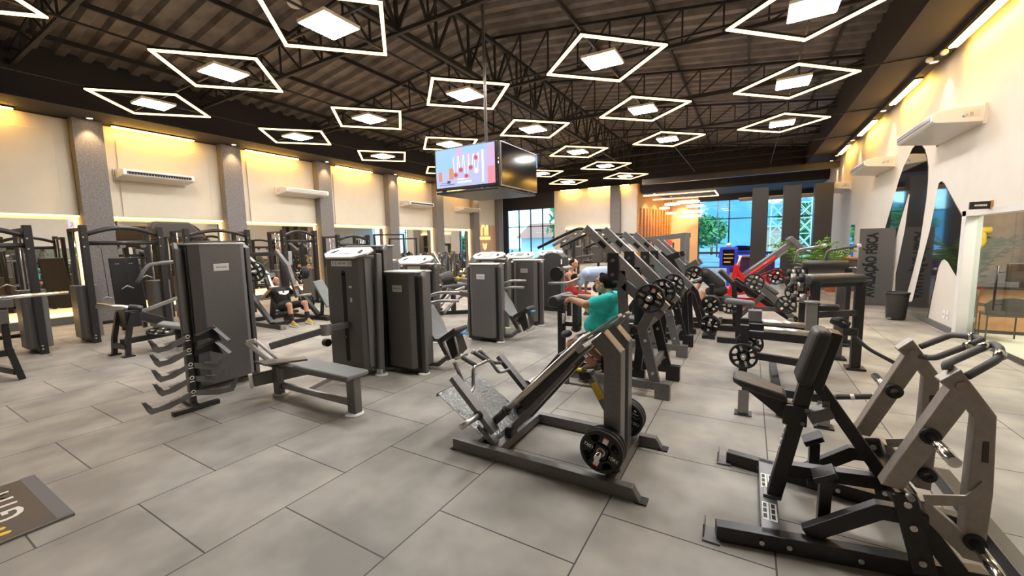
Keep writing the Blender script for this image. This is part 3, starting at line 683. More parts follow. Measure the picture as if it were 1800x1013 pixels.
# ------------------------------------------------------------------ weight stack machines with grey shrouds
def shroud(t, x, y, w, h, d, rz, front=False, badge=True, col='shroud', display=False):
    """a tall prism with bevelled edges; local frame: the broad face looks to -x, width along y"""
    M = Matrix.Translation((x, y, 0)) @ Matrix.Rotation(rz, 4, 'Z')
    wv = V(0, 0, 1)
    poly = [(0, -w*.34), (0, w*.30), (d*.14, w*.44), (d*.5, w*.46), (d, w*.42), (d, -w*.42), (d*.5, -w*.46), (d*.14, -w*.44)]
    t.p('stack_shroud', MB().prism([(a, b, .09) for a, b in poly], (0, 0, h-.12)).xf(M), col, bev=.01)
    for s in (-1, 1):
        t.p('side_post', MB().path([(d*.32, s*w*.5, .02), (d*.32, s*w*.5, h-.1), (d*.5, s*w*.46, h-.03)], .06, .13, up=(0, 1, 0)).xf(M), col, bev=.012)
        t.p('foot_pad', MB().lathe([(0, 0), (.085, 0), (.085, .014), (.06, .022), (0, .022)], (d*.3, s*w*.5, 0)).xf(M), 'pale_plastic', bev=0, label='pale round foot')
        t.p('side_gap', MB().span((d*.135, s*w*.452, .1), (d*.3, s*w*.47, h-.08)).xf(M), 'dark_gap', bev=0)
    t.p('base_bar', MB().span((d*.1, -w*.48, .05), (d*.6, w*.48, .1)).xf(M), 'black_metal')
    t.p('top_cap', MB().prism([(a*1.05-.01, b*1.06, h-.035) for a, b in poly], (0, 0, .022)).xf(M), 'pale_plastic', bev=.006, label='pale top cap')
    if badge:
        b = t.p('badge', MB().span((-.006, -.092, h*.83-.05), (.002, .092, h*.83+.045)).xf(M), 'pale_plastic', bev=.018, seg=3, label='small pale rounded badge')
        k = MB(); yy = -.065
        for i in range(12):
            if i != 6: k.span((-.0085, yy, h*.83-.008), (-.006, yy+.0075, h*.83+.008))
            yy += .0108
        t.p('badge_print', k.xf(M), 'marking_grey', b, bev=0)
def console(t, x, y, z, w, rz, tilt=.5):
    """octagonal pale display top of a machine"""
    M = Matrix.Translation((x, y, z)) @ Matrix.Rotation(rz, 4, 'Z') @ Matrix.Rotation(-tilt, 4, 'Y')
    a, b = .17, w/2
    c = t.p('console', MB().prism([(-a, -b*.62, 0), (-a, b*.62, 0), (-a*.3, b, 0), (a*.5, b, 0), (a, b*.7, 0), (a, -b*.7, 0), (a*.5, -b, 0), (-a*.3, -b, 0)], (0, 0, .035)).xf(M), 'pale_plastic', bev=.012, label='pale octagonal display console')
    t.p('display', MB().span((-.07, -.1, .035), (.08, .1, .039)).xf(M), 'lcd_grey', c, bev=0)
    k = t.p('vent', MB().prism([(-.05, -b*.72, .035), (.04, -b*.66, .035), (.07, -b*.5, .035), (-.03, -b*.55, .035)], (0, 0, .003)).xf(M), 'dark_gap', c, bev=0)
    t.p('vent', MB().prism([(-.05, b*.72, .035), (.04, b*.66, .035), (.07, b*.5, .035), (-.03, b*.55, .035)], (0, 0, .003)).xf(M), 'dark_gap', c, bev=0)
# 1: the tall tower left of centre
t = Thing('weight_stack_tower', 'tallest dark grey weight stack tower, behind the hook rack on the left', 'exercise machine', (2.7, 6.25, 0))
shroud(t, 2.72, 6.02, .76, 1.95, .5, PI/2)
# 2: low row machine with console and slotted front
t = Thing('low_row_machine', 'low row machine with flat grey seat and slotted console tower', 'exercise machine', (3.4, 4.6, 0))
M = Matrix.Translation((3.8, 5.0, 0))
t.p('front_shroud', MB().prism([(0, -.33, .12), (0, .36, .12), (.06, .43, .12), (.3, .43, .12), (.3, -.38, .12), (.05, -.38, .12)], (0, 0, 1.60)).xf(M), 'shroud', bev=.01)
t.p('side_mesh', MB().span((.05, -.405, .14), (.3, -.38, 1.68)).xf(M), 'shroud_mesh', bev=0, label='perforated side panel')
t.p('slot', MB().span((-.004, -.045, .2), (.0, .03, 1.48)).cyl((-.004, -.007, 1.48), (0, -.007, 1.48), .0375).xf(M), 'dark_gap', bev=0, label='black weight slot')
t.p('pin', MB().cyl((-.03, 0, .56), (.0, 0, .56), .02).xf(M), 'chrome', bev=0)
b = t.p('rating_label', MB().span((-.004, -.2, 1.575), (.0, .24, 1.655)).xf(M), 'marking_white', bev=0, label='pale instruction label')
k = MB()
for y, w_, h_ in ((.2, .02, .05), (.14, .02, .05), (.05, .07, .022), (-.04, .07, .022), (-.13, .02, .045), (-.17, .02, .045)): k.span((-.006, y-w_/2, 1.615-h_/2), (-.004, y+w_/2, 1.615+h_/2))
t.p('label_print', k.xf(M), 'marking_grey', b, bev=0)
t.p('tag', MB().span((-.004, -.17, 1.27), (0, -.11, 1.3)).span((-.004, -.165, 1.07), (0, -.125, 1.13)).xf(M), 'pale_plastic', bev=0)
console(t, 3.92, 5.02, 1.745, .92, 0, .42)
shroud(t, 4.16, 5.1, .74, 1.88, .4, 0, badge=False)
t.p('corner_post', MB().path([(3.98, 4.53, .02), (4.03, 4.53, 1.75)], .1, .06, up=(0, 1, 0)), 'shroud', bev=.015)
t.p('foot_pad', MB().lathe([(0, 0), (.09, 0), (.09, .014), (.06, .025), (0, .025)], (3.98, 4.53, 0)), 'pale_plastic', bev=0)
t.p('foot_block', MB().span((3.93, 4.47, .03), (3.95, 4.57, .1)), 'pale_plastic', bev=0)
t.p('adjusting_knob', MB().cyl((3.8, 5.43, .42), (3.8, 5.52, .42), .06), 'vinyl_black', bev=.01)
t.p('seat', MB().box((2.87, 4.12, .45), (.3, .98, .06)), 'vinyl_grey', bev=.025, seg=4, label='flat grey padded seat')
t.p('seat_rail', MB().beam((2.87, 3.72, .39), (2.86, 5.3, .37), .09, .06), 'grey_metal', bev=.008)
t.p('leg', MB().beam((2.87, 3.72, .02), (2.87, 3.72, .42), .1, .13), 'grey_metal', bev=.012)
t.p('leg', MB().beam((2.83, 5.1, .02), (2.83, 5.1, .38), .09, .11), 'grey_metal', bev=.012)
for y in (3.72, 5.1): t.p('foot_pad', MB().lathe([(0, 0), (.1, 0), (.1, .014), (.07, .025), (0, .025)], (2.86, y, 0)), 'pale_plastic', bev=0, label='pale round foot')
t.p('floor_rail', MB().beam((2.86, 5.1, .12), (2.87, 3.75, .12), .06, .07), 'silver_metal', bev=.02, seg=3)
t.p('floor_rail', MB().beam((2.87, 4.6, .12), (3.8, 4.9, .12), .06, .06), 'silver_metal', bev=.02, seg=3)
t.p('foot_rest', MB().beam((2.62, 5.28, .22), (3.22, 5.0, .26), .05, .17), 'shroud', bev=.02, label='slanted foot rest')
t.p('foot_rest_cap', MB().beam((2.58, 5.3, .217), (2.62, 5.28, .22), .06, .18), 'pale_plastic', bev=.01)
t.p('lever_arm', MB().path([(3.8, 4.95, .74), (3.5, 4.95, .74)], .07, .09).beam((3.4, 4.95, .73), (2.9, 5.36, .58), .06, .09), 'grey_metal', bev=.01)
t.p('pivot_drum', MB().cyl((3.44, 4.95, .66), (3.44, 4.95, .81), .075, 24).cyl((3.44, 4.95, .81), (3.44, 4.95, .817), .077, 24), 'silver_metal', bev=.006)
t.p('pull_handle', MB().tube([(2.66, 5.42, .68), (2.86, 5.3, .38)], .03).tube([(2.72, 5.34, .7), (2.93, 5.22, .4)], .02).beam((2.66, 5.42, .68), (2.72, 5.34, .7), .05, .05), 'pale_plastic', bev=0, label='pale rail of the pull handle')
t.p('carriage_plate', MB().prism([(2.68, 5.35, .42), (2.66, 5.05, .42), (3.05, 4.8, .42), (3.12, 4.95, .42)], (0, 0, .025)), 'grey_metal', bev=.006)
# 3-5: abdominal / leg machines behind plain shrouds
def seat_unit(t, x, y, tag=True):
    t.p('back_pad', MB().prism([(x-.2, y+.42, .98), (x-.23, y+.2, .66), (x-.16, y+.04, .46), (x, y-.01, .42), (x+.16, y+.04, .46), (x+.23, y+.2, .66), (x+.2, y+.42, .98)], (0, .035, .045)), 'vinyl_grey', bev=.025, seg=4, label='long leaning grey pad')
    t.p('seat', MB().beam((x, y-.02, .43), (x, y-.33, .63), .32, .065), 'vinyl_black', bev=.025, seg=4)
    t.p('pad_beam', MB().beam((x, y+.4, .86), (x, y-.1, .12), .07, .07), 'grey_metal', bev=.01)
    t.p('adjuster', MB().prism([(x-.1, y-.1, .42), (x-.1, y-.27, .53), (x-.1, y-.36, .3), (x-.1, y-.22, .16)], (.2, 0, 0)), 'black_metal', bev=.01)
    t.p('adjuster_rod', MB().cyl((x-.16, y-.33, .2), (x+.12, y-.33, .2), .022).cyl((x-.14, y-.31, .52), (x-.1, y-.35, .24), .016), 'silver_metal', bev=0)
    if tag: t.p('pull_tab', MB().box((x+.02, y-.36, .55), (.13, .06, .02)), 'blue_pin', bev=0, label='blue pull tab')
    t.p('floor_frame', MB().path([(x-.2, y+.5, .06), (x-.1, y+.05, .06), (x, y-.08, .18)], .09, .07), 'grey_metal', bev=.02)
    t.p('press_arm', MB().tube([(x-.1, y+.5, .95), (x+.1, y+.18, 1.12), (x+.35, y-.05, 1.1)], .025, bend=.1).tube([(x-.05, y+.52, .9), (x+.2, y+.2, .98), (x+.45, y+.05, .95)], .025, bend=.1), 'silver_metal', bev=0)
t = Thing('abdominal_machine', 'grey weight stack machine with leaning pad, right of the console tower', 'exercise machine', (4.4, 4.1, 0), 'row of weight stack machines')
shroud(t, 4.17, 4.33, .66, 1.5, .4, 0); seat_unit(t, 4.72, 3.96)
t = Thing('abdominal_machine', 'second plain grey weight stack machine with leaning pad and bare silver arms', 'exercise machine', (6.6, 4.1, 0), 'row of weight stack machines')
shroud(t, 6.28, 4.34, .66, 1.5, .4, 0); seat_unit(t, 6.85, 3.92)
t = Thing('leg_machine', 'grey weight stack machine right behind the second leaning pad', 'exercise machine', (8.2, 4.3, 0), 'row of weight stack machines')
shroud(t, 8.05, 4.37, .7, 1.5, .4, 0)
t.p('press_arm', MB().tube([(8.3, 3.9, .95), (8.5, 3.5, .95), (8.8, 3.3, 1.05)], .03, bend=.1), 'silver_metal', bev=0)
t.p('lever_post', MB().beam((8.5, 3.62, .05), (8.5, 3.62, 1.3), .08, .08), 'silver_metal', bev=.01)
t.p('cam_wheel', MB().cyl((8.42, 3.75, 1.15), (8.5, 3.75, 1.15), .16), 'black_metal', bev=.01)
t.p('roller', MB().cyl((8.4, 3.6, 1.27), (8.9, 3.6, 1.27), .05), 'silver_metal', bev=0)
# machines turned the other way: their consoles show over the plain shrouds
def console_machine(x, y, h, label):
    t = Thing('console_machine', label, 'exercise machine', (x, y, 0), 'machines with display consoles')
    shroud(t, x, y, .78, h-.06, .34, 0, badge=False)
    console(t, x+.05, y, h-.02, .8, 0, .42)
    t.p('rating_label', MB().span((x-.006, y-.16, h-.2), (x, y+.16, h-.12)), 'marking_white', bev=0)
    t.p('seat', MB().box((x+.7, y+.3, .5), (.45, .4, .07)), 'vinyl_black', bev=.025, seg=3)
    t.p('seat_post', MB().beam((x+.7, y+.3, .03), (x+.7, y+.3, .5), .09, .1), 'grey_metal')
    t.p('side_arm', MB().path([(x+.1, y-.42, .75), (x-.3, y-.5, .75), (x-.4, y-.5, .35)], .06, .08), 'silver_metal')
    t.p('floor_frame', MB().beam((x+.1, y+.3, .07), (x+.75, y+.3, .07), .08, .08), 'grey_metal')
console_machine(5.75, 5.5, 1.58, 'console machine showing its pale display over the first plain grey shroud')
console_machine(7.5, 4.98, 1.6, 'console machine showing its display just over the second plain shroud')
console_machine(9.05, 5.05, 1.56, 'console machine farthest back, half hidden by the third plain shroud')
console_machine(11.3, 5.25, 1.56, 'small console machine beside the black rounded tower')
t = Thing('rounded_tower', 'black weight tower with rounded top behind the grey machines', 'exercise machine', (10.3, 4.6, 0))
t.p('housing', MB().prism([(10.1, 4.92, .05), (10.1, 4.92, 1.46), (10.1, 4.82, 1.57), (10.1, 4.62, 1.6), (10.1, 4.42, 1.57), (10.1, 4.3, 1.46), (10.1, 4.3, .05)], (.42, 0, 0)), 'vinyl_black', bev=.03, seg=3)
t.p('label', MB().span((10.095, 4.32, 1.28), (10.1, 4.36, 1.42)), 'marking_white', bev=0)
t.p('base', MB().span((10.05, 4.26, 0), (10.56, 4.96, .06)), 'black_metal')
# ------------------------------------------------------------------ hook rack for bars and handles
t = Thing('hook_rack', 'free standing black rack with five pairs of curled hooks', 'rack', (2.12, 5.6, 0))
t.p('base_bar', MB().beam((1.86, 5.5, .025), (2.32, 5.5, .025), .07, .05), 'black_metal')
t.p('base_bar', MB().beam((2.1, 5.5, .025), (2.14, 5.95, .025), .07, .05), 'black_metal')
t.p('post', MB().beam((2.11, 5.62, .03), (2.11, 5.62, .9), .055, .06), 'black_metal')
for i, z in enumerate((.17, .34, .5, .67, .83)):
    L = .44 if i == 0 else .33
    for s in (-1, 1):
        if s > 0 and i >= 3:
            t.p('bar_cradle', MB().prism([(2.14, 5.56, z-.05), (2.3, 5.56, z-.03), (2.44, 5.56, z-.1), (2.37, 5.56, z+.09), (2.34, 5.56, z+.1), (2.16, 5.56, z+.04)], (0, -.008, 0)).beam((2.35, 5.55, z+.1), (2.46, 5.43, z-.08), .09, .008).beam((2.16, 5.5, z+.03), (2.35, 5.5, z+.1), .09, .008), 'black_metal', bev=0)
        else:
            x0 = 2.11+s*.03; x1 = 2.11+s*L
            t.p('hook', MB().prism([(x0, 5.58, z-.03), ((x0+x1)/2, 5.58, z-.09), (x1-s*.03, 5.58, z-.1), (x1, 5.58, z-.06), (x1+s*.035, 5.58, z+.05), (x1+s*.005, 5.58, z+.055), (x1-s*.05, 5.58, z-.035), (x1-s*.1, 5.58, z-.04), ((x0+x1)/2, 5.58, z-.02), (x0, 5.58, z+.035)], (0, -.012, 0)).beam((x1-s*.03, 5.57, z-.005), (x1+s*.035, 5.57, z+.06), .05, .008).beam((x0+s*.1, 5.56, z+.01), (x0+s*.2, 5.56, z-.012), .06, .008), 'grey_metal', bev=0)
    mk = MB().lathe([(.014, 0), (.024, 0), (.024, .003), (.014, .003)], (2.11, 5.59, z+.02), (0, -1, 0), n=14, close=True)
    t.p('level_mark', mk, 'marking_white', bev=0); t.p('level_print', MB().span((2.085, 5.586, z-.03), (2.135, 5.59, z-.018)), 'marking_white', bev=0)
# ------------------------------------------------------------------ iso lever machines right of centre
def lever_machine(label, dx=0, dy=0, k=1, plates=('', ''), woman=False, levers=True, handles=False):
    xn, xf = 4.85+dx, 5.6+dx; xc = (xn+xf)/2
    t = Thing('lever_machine', label, 'exercise machine', (xc, 1.3+dy, 0), 'plate loaded lever machines')
    P = lambda x, y, z: V(x, y+dy, z*k)
    for x in (xn, xf):
        c = 'grey_metal' if x == xn else 'black_metal'
        t.p('floor_rail', MB().beam(P(x, 2.1, .15), P(x, .9, .15), .07, .1).box(P(x, .82, .1), (.1, .17, .2*k)), c, bev=.006)
        t.p('rail_foot', MB().box(P(x, 2.05, .05), (.08, .1, .1)), c)
        leg = t.p('rear_leg', MB().path([P(x, .9, .17), P(x, 1.06, .82), P(x, .95, 1.05)], .115, .06, up=(1, 0, 0)), c, bev=.006)
        t.p('bolt', bolts(MB(), [P(x-.03, .93, .3), P(x-.03, 1.02, .68)], (-1, 0, 0), .018, .014), 'steel', leg, bev=0)
        t.p('brace', MB().beam(P(x, 1.28, 1.34), P(x, .84, .98), .11, .07, up=(1, 0, 0)), c, bev=.006)
        t.p('post', MB().beam(P(x, 1.24, .17), P(x, 1.31, 1.5), .07, .11, up=(0, 1, 0)), c, bev=.006)
        if levers:
            br = t.p('pivot_plate', MB().beam(P(x-.05, 1.40, 1.38), P(x-.05, 1.40, 1.71), .03, .13, up=(0, 1, 0)), 'black_metal', bev=.004)
            t.p('bolt', bolts(MB(), [P(x-.065, 1.4, 1.45), P(x-.065, 1.4, 1.62)], (-1, 0, 0), .022, .016), 'grey_metal', br, bev=0)
            lv = t.p('lever', MB().path([P(x, 1.76, 2.02), P(x, 1.36, 1.64)], .1, .06, up=(1, 0, 0)).path([P(x, 1.4, 1.66), P(x, .8, 1.06)], .13, .07, up=(1, 0, 0)), 'silver_metal', bev=.006)
            t.p('lever_badge', MB().beam(P(x-.033, 1.58, 1.85), P(x-.033, 1.5, 1.775), .05, .004, up=(1, 0, 0)), 'dark_gap', lv, bev=0)
            t.p('weight_peg', MB().cyl(P(x-.03, .95, 1.2), P(x-.26, .95, 1.2), .024), 'steel', lv, bev=0)
            t.p('pull_bar', MB().tube([P(x, 1.76, 2.0), P(x+.1, 1.9, 2.02), P(x+.12, 2.2, 1.9), P(x+.06, 2.45, 1.78)], .02, bend=.08), 'black_metal', lv, bev=0)
    t.p('cross_bar', MB().beam(P(xn, .96, .34), P(xf, .96, .34), .06, .1), 'grey_metal')
    t.p('cross_bar', MB().beam(P(xn, 1.03, .86), P(xf, 1.03, .86), .06, .1), 'grey_metal')
    t.p('cross_bar', MB().beam(P(xn, 1.3, 1.42), P(xf, 1.3, 1.42), .08, .1), 'black_metal')
    t.p('spine', MB().path([P(xc, 1.2, .17), P(xc, 1.12, .9), P(xc, 1.3, 1.42)], .1, .09, up=(1, 0, 0)), 'black_metal')
    t.p('bumper', MB().sphere(P(xn+.05, 1.16, .78), .06, 12, 8).sphere(P(xf-.05, 1.16, .78), .06, 12, 8), 'vinyl_black', bev=0)
    t.p('centre_rail', MB().beam(P(xc, 1.1, .15), P(xc, 2.3, .15), .08, .1), 'black_metal')
    t.p('seat', MB().box(P(xc, 1.62, .5), (.4, .4, .08)), 'vinyl_black', bev=.03, seg=3)
    t.p('seat_post', MB().beam(P(xc, 1.62, .17), P(xc, 1.62, .46), .09, .09), 'black_metal')
    t.p('front_post', MB().beam(P(xc, 2.25, .02), P(xc, 2.25, 1.08), .09, .09), 'black_metal', bev=.006)
    t.p('front_foot', MB().beam(P(xc-.3, 2.25, .03), P(xc+.3, 2.25, .03), .08, .06), 'black_metal')
    t.p('thigh_roller', MB().cyl(P(xc-.3, 2.25, 1.06), P(xc+.3, 2.25, 1.06), .075, 20), 'vinyl_black', bev=.02, seg=3)
    t.p('roller_sleeve', MB().cyl(P(xc-.1, 2.2, 1.12), P(xc-.1, 2.0, 1.12), .02), 'silver_metal', bev=0)
    t.p('chest_pad', MB().beam(P(xc, 2.02, .66), P(xc, 2.02, 1.08), .2, .08, up=(0, 1, 0)), 'vinyl_black', bev=.03, seg=3)
    t.p('pad_arm', MB().beam(P(xc, 2.25, .72), P(xc, 1.98, .72), .06, .06), 'black_metal')
    t.p('knee_pad', MB().sphere(P(xc-.18, 2.1, .62), (.1, .07, .05)).sphere(P(xc+.18, 2.1, .62), (.1, .07, .05)), 'vinyl_black', bev=0)
    t.p('pin', MB().cyl(P(xc-.1, 2.18, .74), P(xc-.1, 2.18, .88), .018), 'pale_plastic', bev=0)
    t.p('foot_plate', MB().beam(P(xc-.2, 1.95, .06), P(xc-.2, 1.62, .16), .14, .02).beam(P(xc+.2, 1.95, .06), P(xc+.2, 1.62, .16), .14, .02).span(P(xc-.28, 1.62, .04), P(xc+.28, 1.68, .13)), 'black_metal', bev=0)
    if woman:
        t.p('yellow_tag', MB().box(P(xn-.01, 1.86, .215), (.06, .09, .03)), 'yellow_tag', bev=.008, label='yellow tag on the rail'); t.p('red_strap', MB().box(P(xn-.01, 1.74, .207), (.03, .13, .012)), 'marking_red', bev=0, label='red strap')
    for i, (x, lab) in enumerate(((xn-.15, plates[0]), (xf-.15, plates[1]))):
        if lab: plate(P(x, .95, 1.2), (-1, 0, 0), .165, .35+.5*i, lab, 'plates on the lever machines')
lever_machine('plate loaded lever machine with the woman in teal on its seat', woman=True, plates=('black plate on the near lever beside the woman in teal', 'black plate on the far lever beside the woman in teal'))
lever_machine('second plate loaded lever machine, behind the one with the seated woman', 1.95, .05, .98, plates=('black plate on the near lever of the second lever machine', ''))
# third: frame with a long horizontal beam
t = Thing('beam_row_machine', 'lever machine under a long level grey beam in front of the slatted wood wall', 'exercise machine', (9.6, 1.5, 0), 'plate loaded lever machines')
for x in (9.3, 9.95):
    t.p('top_beam', MB().beam((x, 2.6, 1.83), (x, 1.15, 1.96), .08, .1), 'silver_metal')
    t.p('post', MB().beam((x, 1.22, .1), (x, 1.22, 1.95), .1, .1), 'silver_metal')
    t.p('lever', MB().beam((x-.2, 1.75, 1.85), (x-.2, 1.02, 1.15), .07, .12), 'silver_metal')
    t.p('lever_end', MB().beam((x-.2, 1.12, 1.25), (x-.2, .9, 1.4), .14, .14), 'grey_metal')
    t.p('rear_leg', MB().path([(x-.1, .8, .05), (x-.1, 1.0, .7), (x-.1, 1.75, 1.6)], .1, .07, up=(1, 0, 0)), 'black_metal')
    t.p('floor_rail', MB().beam((x, .75, .06), (x, 2.5, .06), .08, .1), 'black_metal')
t.p('plate_bracket', MB().beam((9.0, 1.9, 1.5), (9.0, 1.9, 1.86), .1, .1), 'black_metal')
t.p('cross_bar', MB().beam((9.3, 2.5, .08), (9.95, 2.5, .08), .08, .1).beam((9.3, .9, 1.2), (9.95, .9, 1.2), .06, .1), 'black_metal')
plate((8.95, .95, 1.15), (-1, 0, 0), .18, .4, 'black plate on the lever machine under the long grey beam', 'plates on the lever machines')
# bar handle machine between them
t = Thing('handle_press_machine', 'dark press machine with level grey hand bar, behind the second lever machine', 'exercise machine', (8.2, 1.3, 0), 'plate loaded lever machines')
for x in (7.95, 8.6):
    t.p('frame_leg', MB().path([(x, .95, .05), (x, 1.0, .9), (x, 1.35, 1.5)], .1, .07, up=(1, 0, 0)), 'black_metal')
    t.p('frame_leg', MB().path([(x, 2.3, .05), (x, 1.35, 1.5), (x, 1.1, 1.6)], .1, .07, up=(1, 0, 0)), 'black_metal')
    t.p('floor_rail', MB().beam((x, .85, .06), (x, 2.4, .06), .08, .1), 'black_metal')
t.p('hand_bar', MB().tube([(7.9, 1.5, 1.05), (7.9, .95, 1.08), (7.9, .72, 1.17)], .022, bend=.06), 'silver_metal', bev=0)
t.p('cross_bar', MB().beam((7.95, 1.0, .9), (8.6, 1.0, .9), .08, .12).beam((7.95, 2.35, .07), (8.6, 2.35, .07), .08, .1), 'black_metal')
t.p('seat', MB().box((8.27, 1.8, .5), (.36, .4, .08)), 'vinyl_black', bev=.03); t.p('seat_post', MB().beam((8.27, 1.8, .06), (8.27, 1.8, .48), .08, .08), 'black_metal')
plate((7.85, 1.15, .75), (-1, 0, 0), .165, .1, 'black plate low on the dark press machine behind the second lever machine', 'plates on the lever machines')
# plate tree with stacked grey plates
t = Thing('plate_tree', 'low black plate tree crowded with grey edged plates by the aisle', 'rack', (8.6, .6, 0))
t.p('post', MB().beam((8.6, .6, .05), (8.6, .6, 1.0), .08, .08), 'black_metal'); t.p('base', MB().span((8.3, .5, 0), (8.8, .72, .05)), 'black_metal')
for z in (.3, .62): t.p('peg', MB().cyl((8.25, .6, z), (8.6, .6, z), .024), 'steel', bev=0)
for i, (x, z) in enumerate([(8.48, .26), (8.41, .26), (8.34, .26), (8.48, .64), (8.41, .64), (8.34, .64)]):
    plate((x, .6, z), (-1, 0, 0), .17, i*.3, 'grey edged plate on the %s peg of the low plate tree, %s' % (('lower', 'upper')[i//3], ('innermost', 'middle', 'outermost')[i % 3]), 'plates on the plate tree', small=True)
# ------------------------------------------------------------------ machines along the right hand aisle
t = Thing('calf_machine', 'low black machine with two chrome topped beams and plates on its end post', 'exercise machine', (5.6, -.35, 0))
for y in (0, -.68):
    ft = t.p('steel_foot', MB().beam((4.8, y, .01), (4.86, y, .24), .1, .09), 'silver_metal', label='bare steel foot'); t.p('foot_plate', MB().box((4.8, y, .008), (.14, .16, .016)), 'black_metal', ft, bev=0)
t.p('front_bar', MB().beam((4.86, .02, .27), (4.86, -.78, .27), .07, .08), 'black_metal')
t.p('side_grip', MB().cyl((4.86, -.78, .3), (4.84, -1.06, .36), .026), 'vinyl_black', bev=0)
t.p('grip_cap', MB().cyl((4.84, -1.04, .355), (4.84, -1.07, .362), .03).cyl((4.85, -.88, .32), (4.85, -.91, .326), .029), 'pale_plastic', bev=0)
for i, (x, y) in enumerate(((6.2, .02), (6.75, .02))):
    t.p('end_post', MB().beam((x, y, .03), (x, y, .70-.0*i), .11, .1), 'black_metal', bev=.006)
    t.p('post_foot', MB().box((x, y, .02), (.2, .16, .04)), 'silver_metal')
    t.p('beam', MB().beam((x, y-.05, .58), (x, -.88, .56), .09, .1), 'black_metal', bev=.006)
    t.p('chrome_tube', MB().cyl((x, y-.22, .655), (x, -.82, .635), .045, 20), 'steel', bev=0, label='thick chrome tube on the beam')
t.p('cross_beam', MB().beam((6.2, -.05, .3), (6.2, -.9, .24), .07, .09), 'black_metal')
t.p('floor_beam', MB().beam((4.86, -.34, .06), (6.75, -.34, .06), .08, .09), 'black_metal')
t.p('weight_peg', MB().cyl((6.2, .02, .30), (5.94, .02, .30), .022).cyl((6.75, .02, .36), (6.5, .02, .36), .022), 'steel', bev=0)
plate((6.08, .02, .30), (-1, 0, 0), .172, -.5, '10KG plate on the end post behind the kidney shaped seat', 'plates on the chrome beam machine')
plate((6.62, -.05, .36), (-1, 0, 0), .172, .3, 'plate half hidden behind the front plate of the chrome beam machine', 'plates on the chrome beam machine')
# tall frame with round pads
t = Thing('cable_lift_frame', 'black upright frame with round pads on top and a long bent bar at its foot', 'exercise machine', (6.95, -1.05, 0))
for (x, y, z) in ((6.75, -.78, 1.26), (7.2, -1.33, 1.2), (7.7, -1.2, 1.15)):
    t.p('upright', MB().beam((x, y, .03), (x, y, z), .11, .11, up=(0, 1, 0)), 'black_metal' if x != 7.7 else 'grey_metal', bev=.006)
    t.p('upright_foot', MB().box((x, y, .015), (.22, .22, .03)), 'black_metal')
t.p('cross_bar', MB().beam((6.75, -.78, .8), (7.2, -1.33, .8), .07, .08), 'black_metal')
t.p('pad_bar', MB().beam((6.7, -.7, 1.2), (7.25, -1.4, 1.2), .06, .06), 'black_metal')
t.p('round_pad', MB().cyl((6.72, -.70, 1.27), (7.22, -1.36, 1.27), .065, 22), 'vinyl_black', bev=.02, seg=3)
t.p('round_pad', MB().cyl((7.0, -.66, 1.27), (7.5, -1.3, 1.27), .06, 22), 'vinyl_grey', bev=.02, seg=3)
t.p('post_column', MB().beam((6.45, -.72, .3), (6.45, -.72, 1.0), .13, .12).cyl((6.45, -.72, 1.0), (6.45, -.72, 1.03), .09), 'silver_metal', bev=.01)
t.p('swivel', MB().cyl((6.45, -.72, .95), (6.45, -1.0, .95), .05), 'black_metal', bev=.008)
t.p('swing_hub', MB().cyl((7.15, -1.05, .7), (7.05, -1.2, .62), .07).box((7.0, -1.22, .56), (.1, .16, .1)), 'black_metal', bev=.01)
t.p('bent_bar', MB().tube([(7.0, -1.2, .58), (6.95, -1.4, .36), (6.95, -1.75, .16)], .024, bend=.1), 'vinyl_black', bev=0)
t.p('bar_tip', MB().cyl((6.95, -1.72, .175), (6.95, -1.76, .155), .027), 'pale_plastic', bev=0)
for k in range(9):
    x, y, z = 6.75+.18*(k % 3), -.55-.1*(k//3), 1.02+.13*((k*2) % 3)
    t.p('clamp_knob', MB().cyl((x, y, z-.06), (x, y, z+.06), .035, 12).cyl((x-.04, y, z), (x-.07, y, z), .022, 10), 'silver_metal' if k % 2 else 'black_metal', bev=0)
# dip and pull station behind it
t = Thing('dip_station', 'dark dip machine with two bent grey handles rising over the round pads', 'exercise machine', (8.8, -1.0, 0))
for y in (-.85, -1.45): t.p('upright', MB().beam((8.8, y, .03), (8.8, y, 1.3), .12, .1), 'black_metal'); t.p('upright_foot', MB().box((8.8, y, .02), (.4, .12, .04)), 'black_metal')
t.p('cross_bar', MB().beam((8.8, -.7, 1.28), (8.8, -1.55, 1.28), .1, .1), 'grey_metal')
t.p('round_pad', MB().cyl((8.7, -.8, 1.38), (8.75, -1.45, 1.38), .07, 20), 'vinyl_black', bev=.02)
for x, y in ((8.8, -1.12), (9.4, -.75)):
    t.p('handle', MB().tube([(x, y, 1.36), (x-.05, y-.04, 1.62), (x-.2, y-.42, 1.70)], .025, bend=.06), 'grip_grey' if x < 9 else 'silver_metal', bev=0); t.p('grip_end', MB().cyl((x-.19, y-.40, 1.695), (x-.21, y-.44, 1.705), .029), 'pale_plastic', bev=0)
t.p('handle_mount', MB().beam((8.8, -1.1, 1.3), (9.4, -.75, 1.34), .06, .06), 'black_metal')
t.p('floor_rail', MB().beam((8.8, -.6, .05), (8.8, -1.6, .05), .1, .08), 'black_metal')
for k in range(8):
    y, z = -.62-.07*(k % 4), 1.1+.12*(k//4); t.p('clamp_knob', MB().cyl((8.72, y, z-.05), (8.72, y, z+.07), .03, 10), 'silver_metal' if k % 2 else 'black_metal', bev=0)
plate((8.55, -.72, .9), (-1, 0, 0), .165, .2, 'black plate hanging left of the dip machine', 'plates on the right aisle machines')
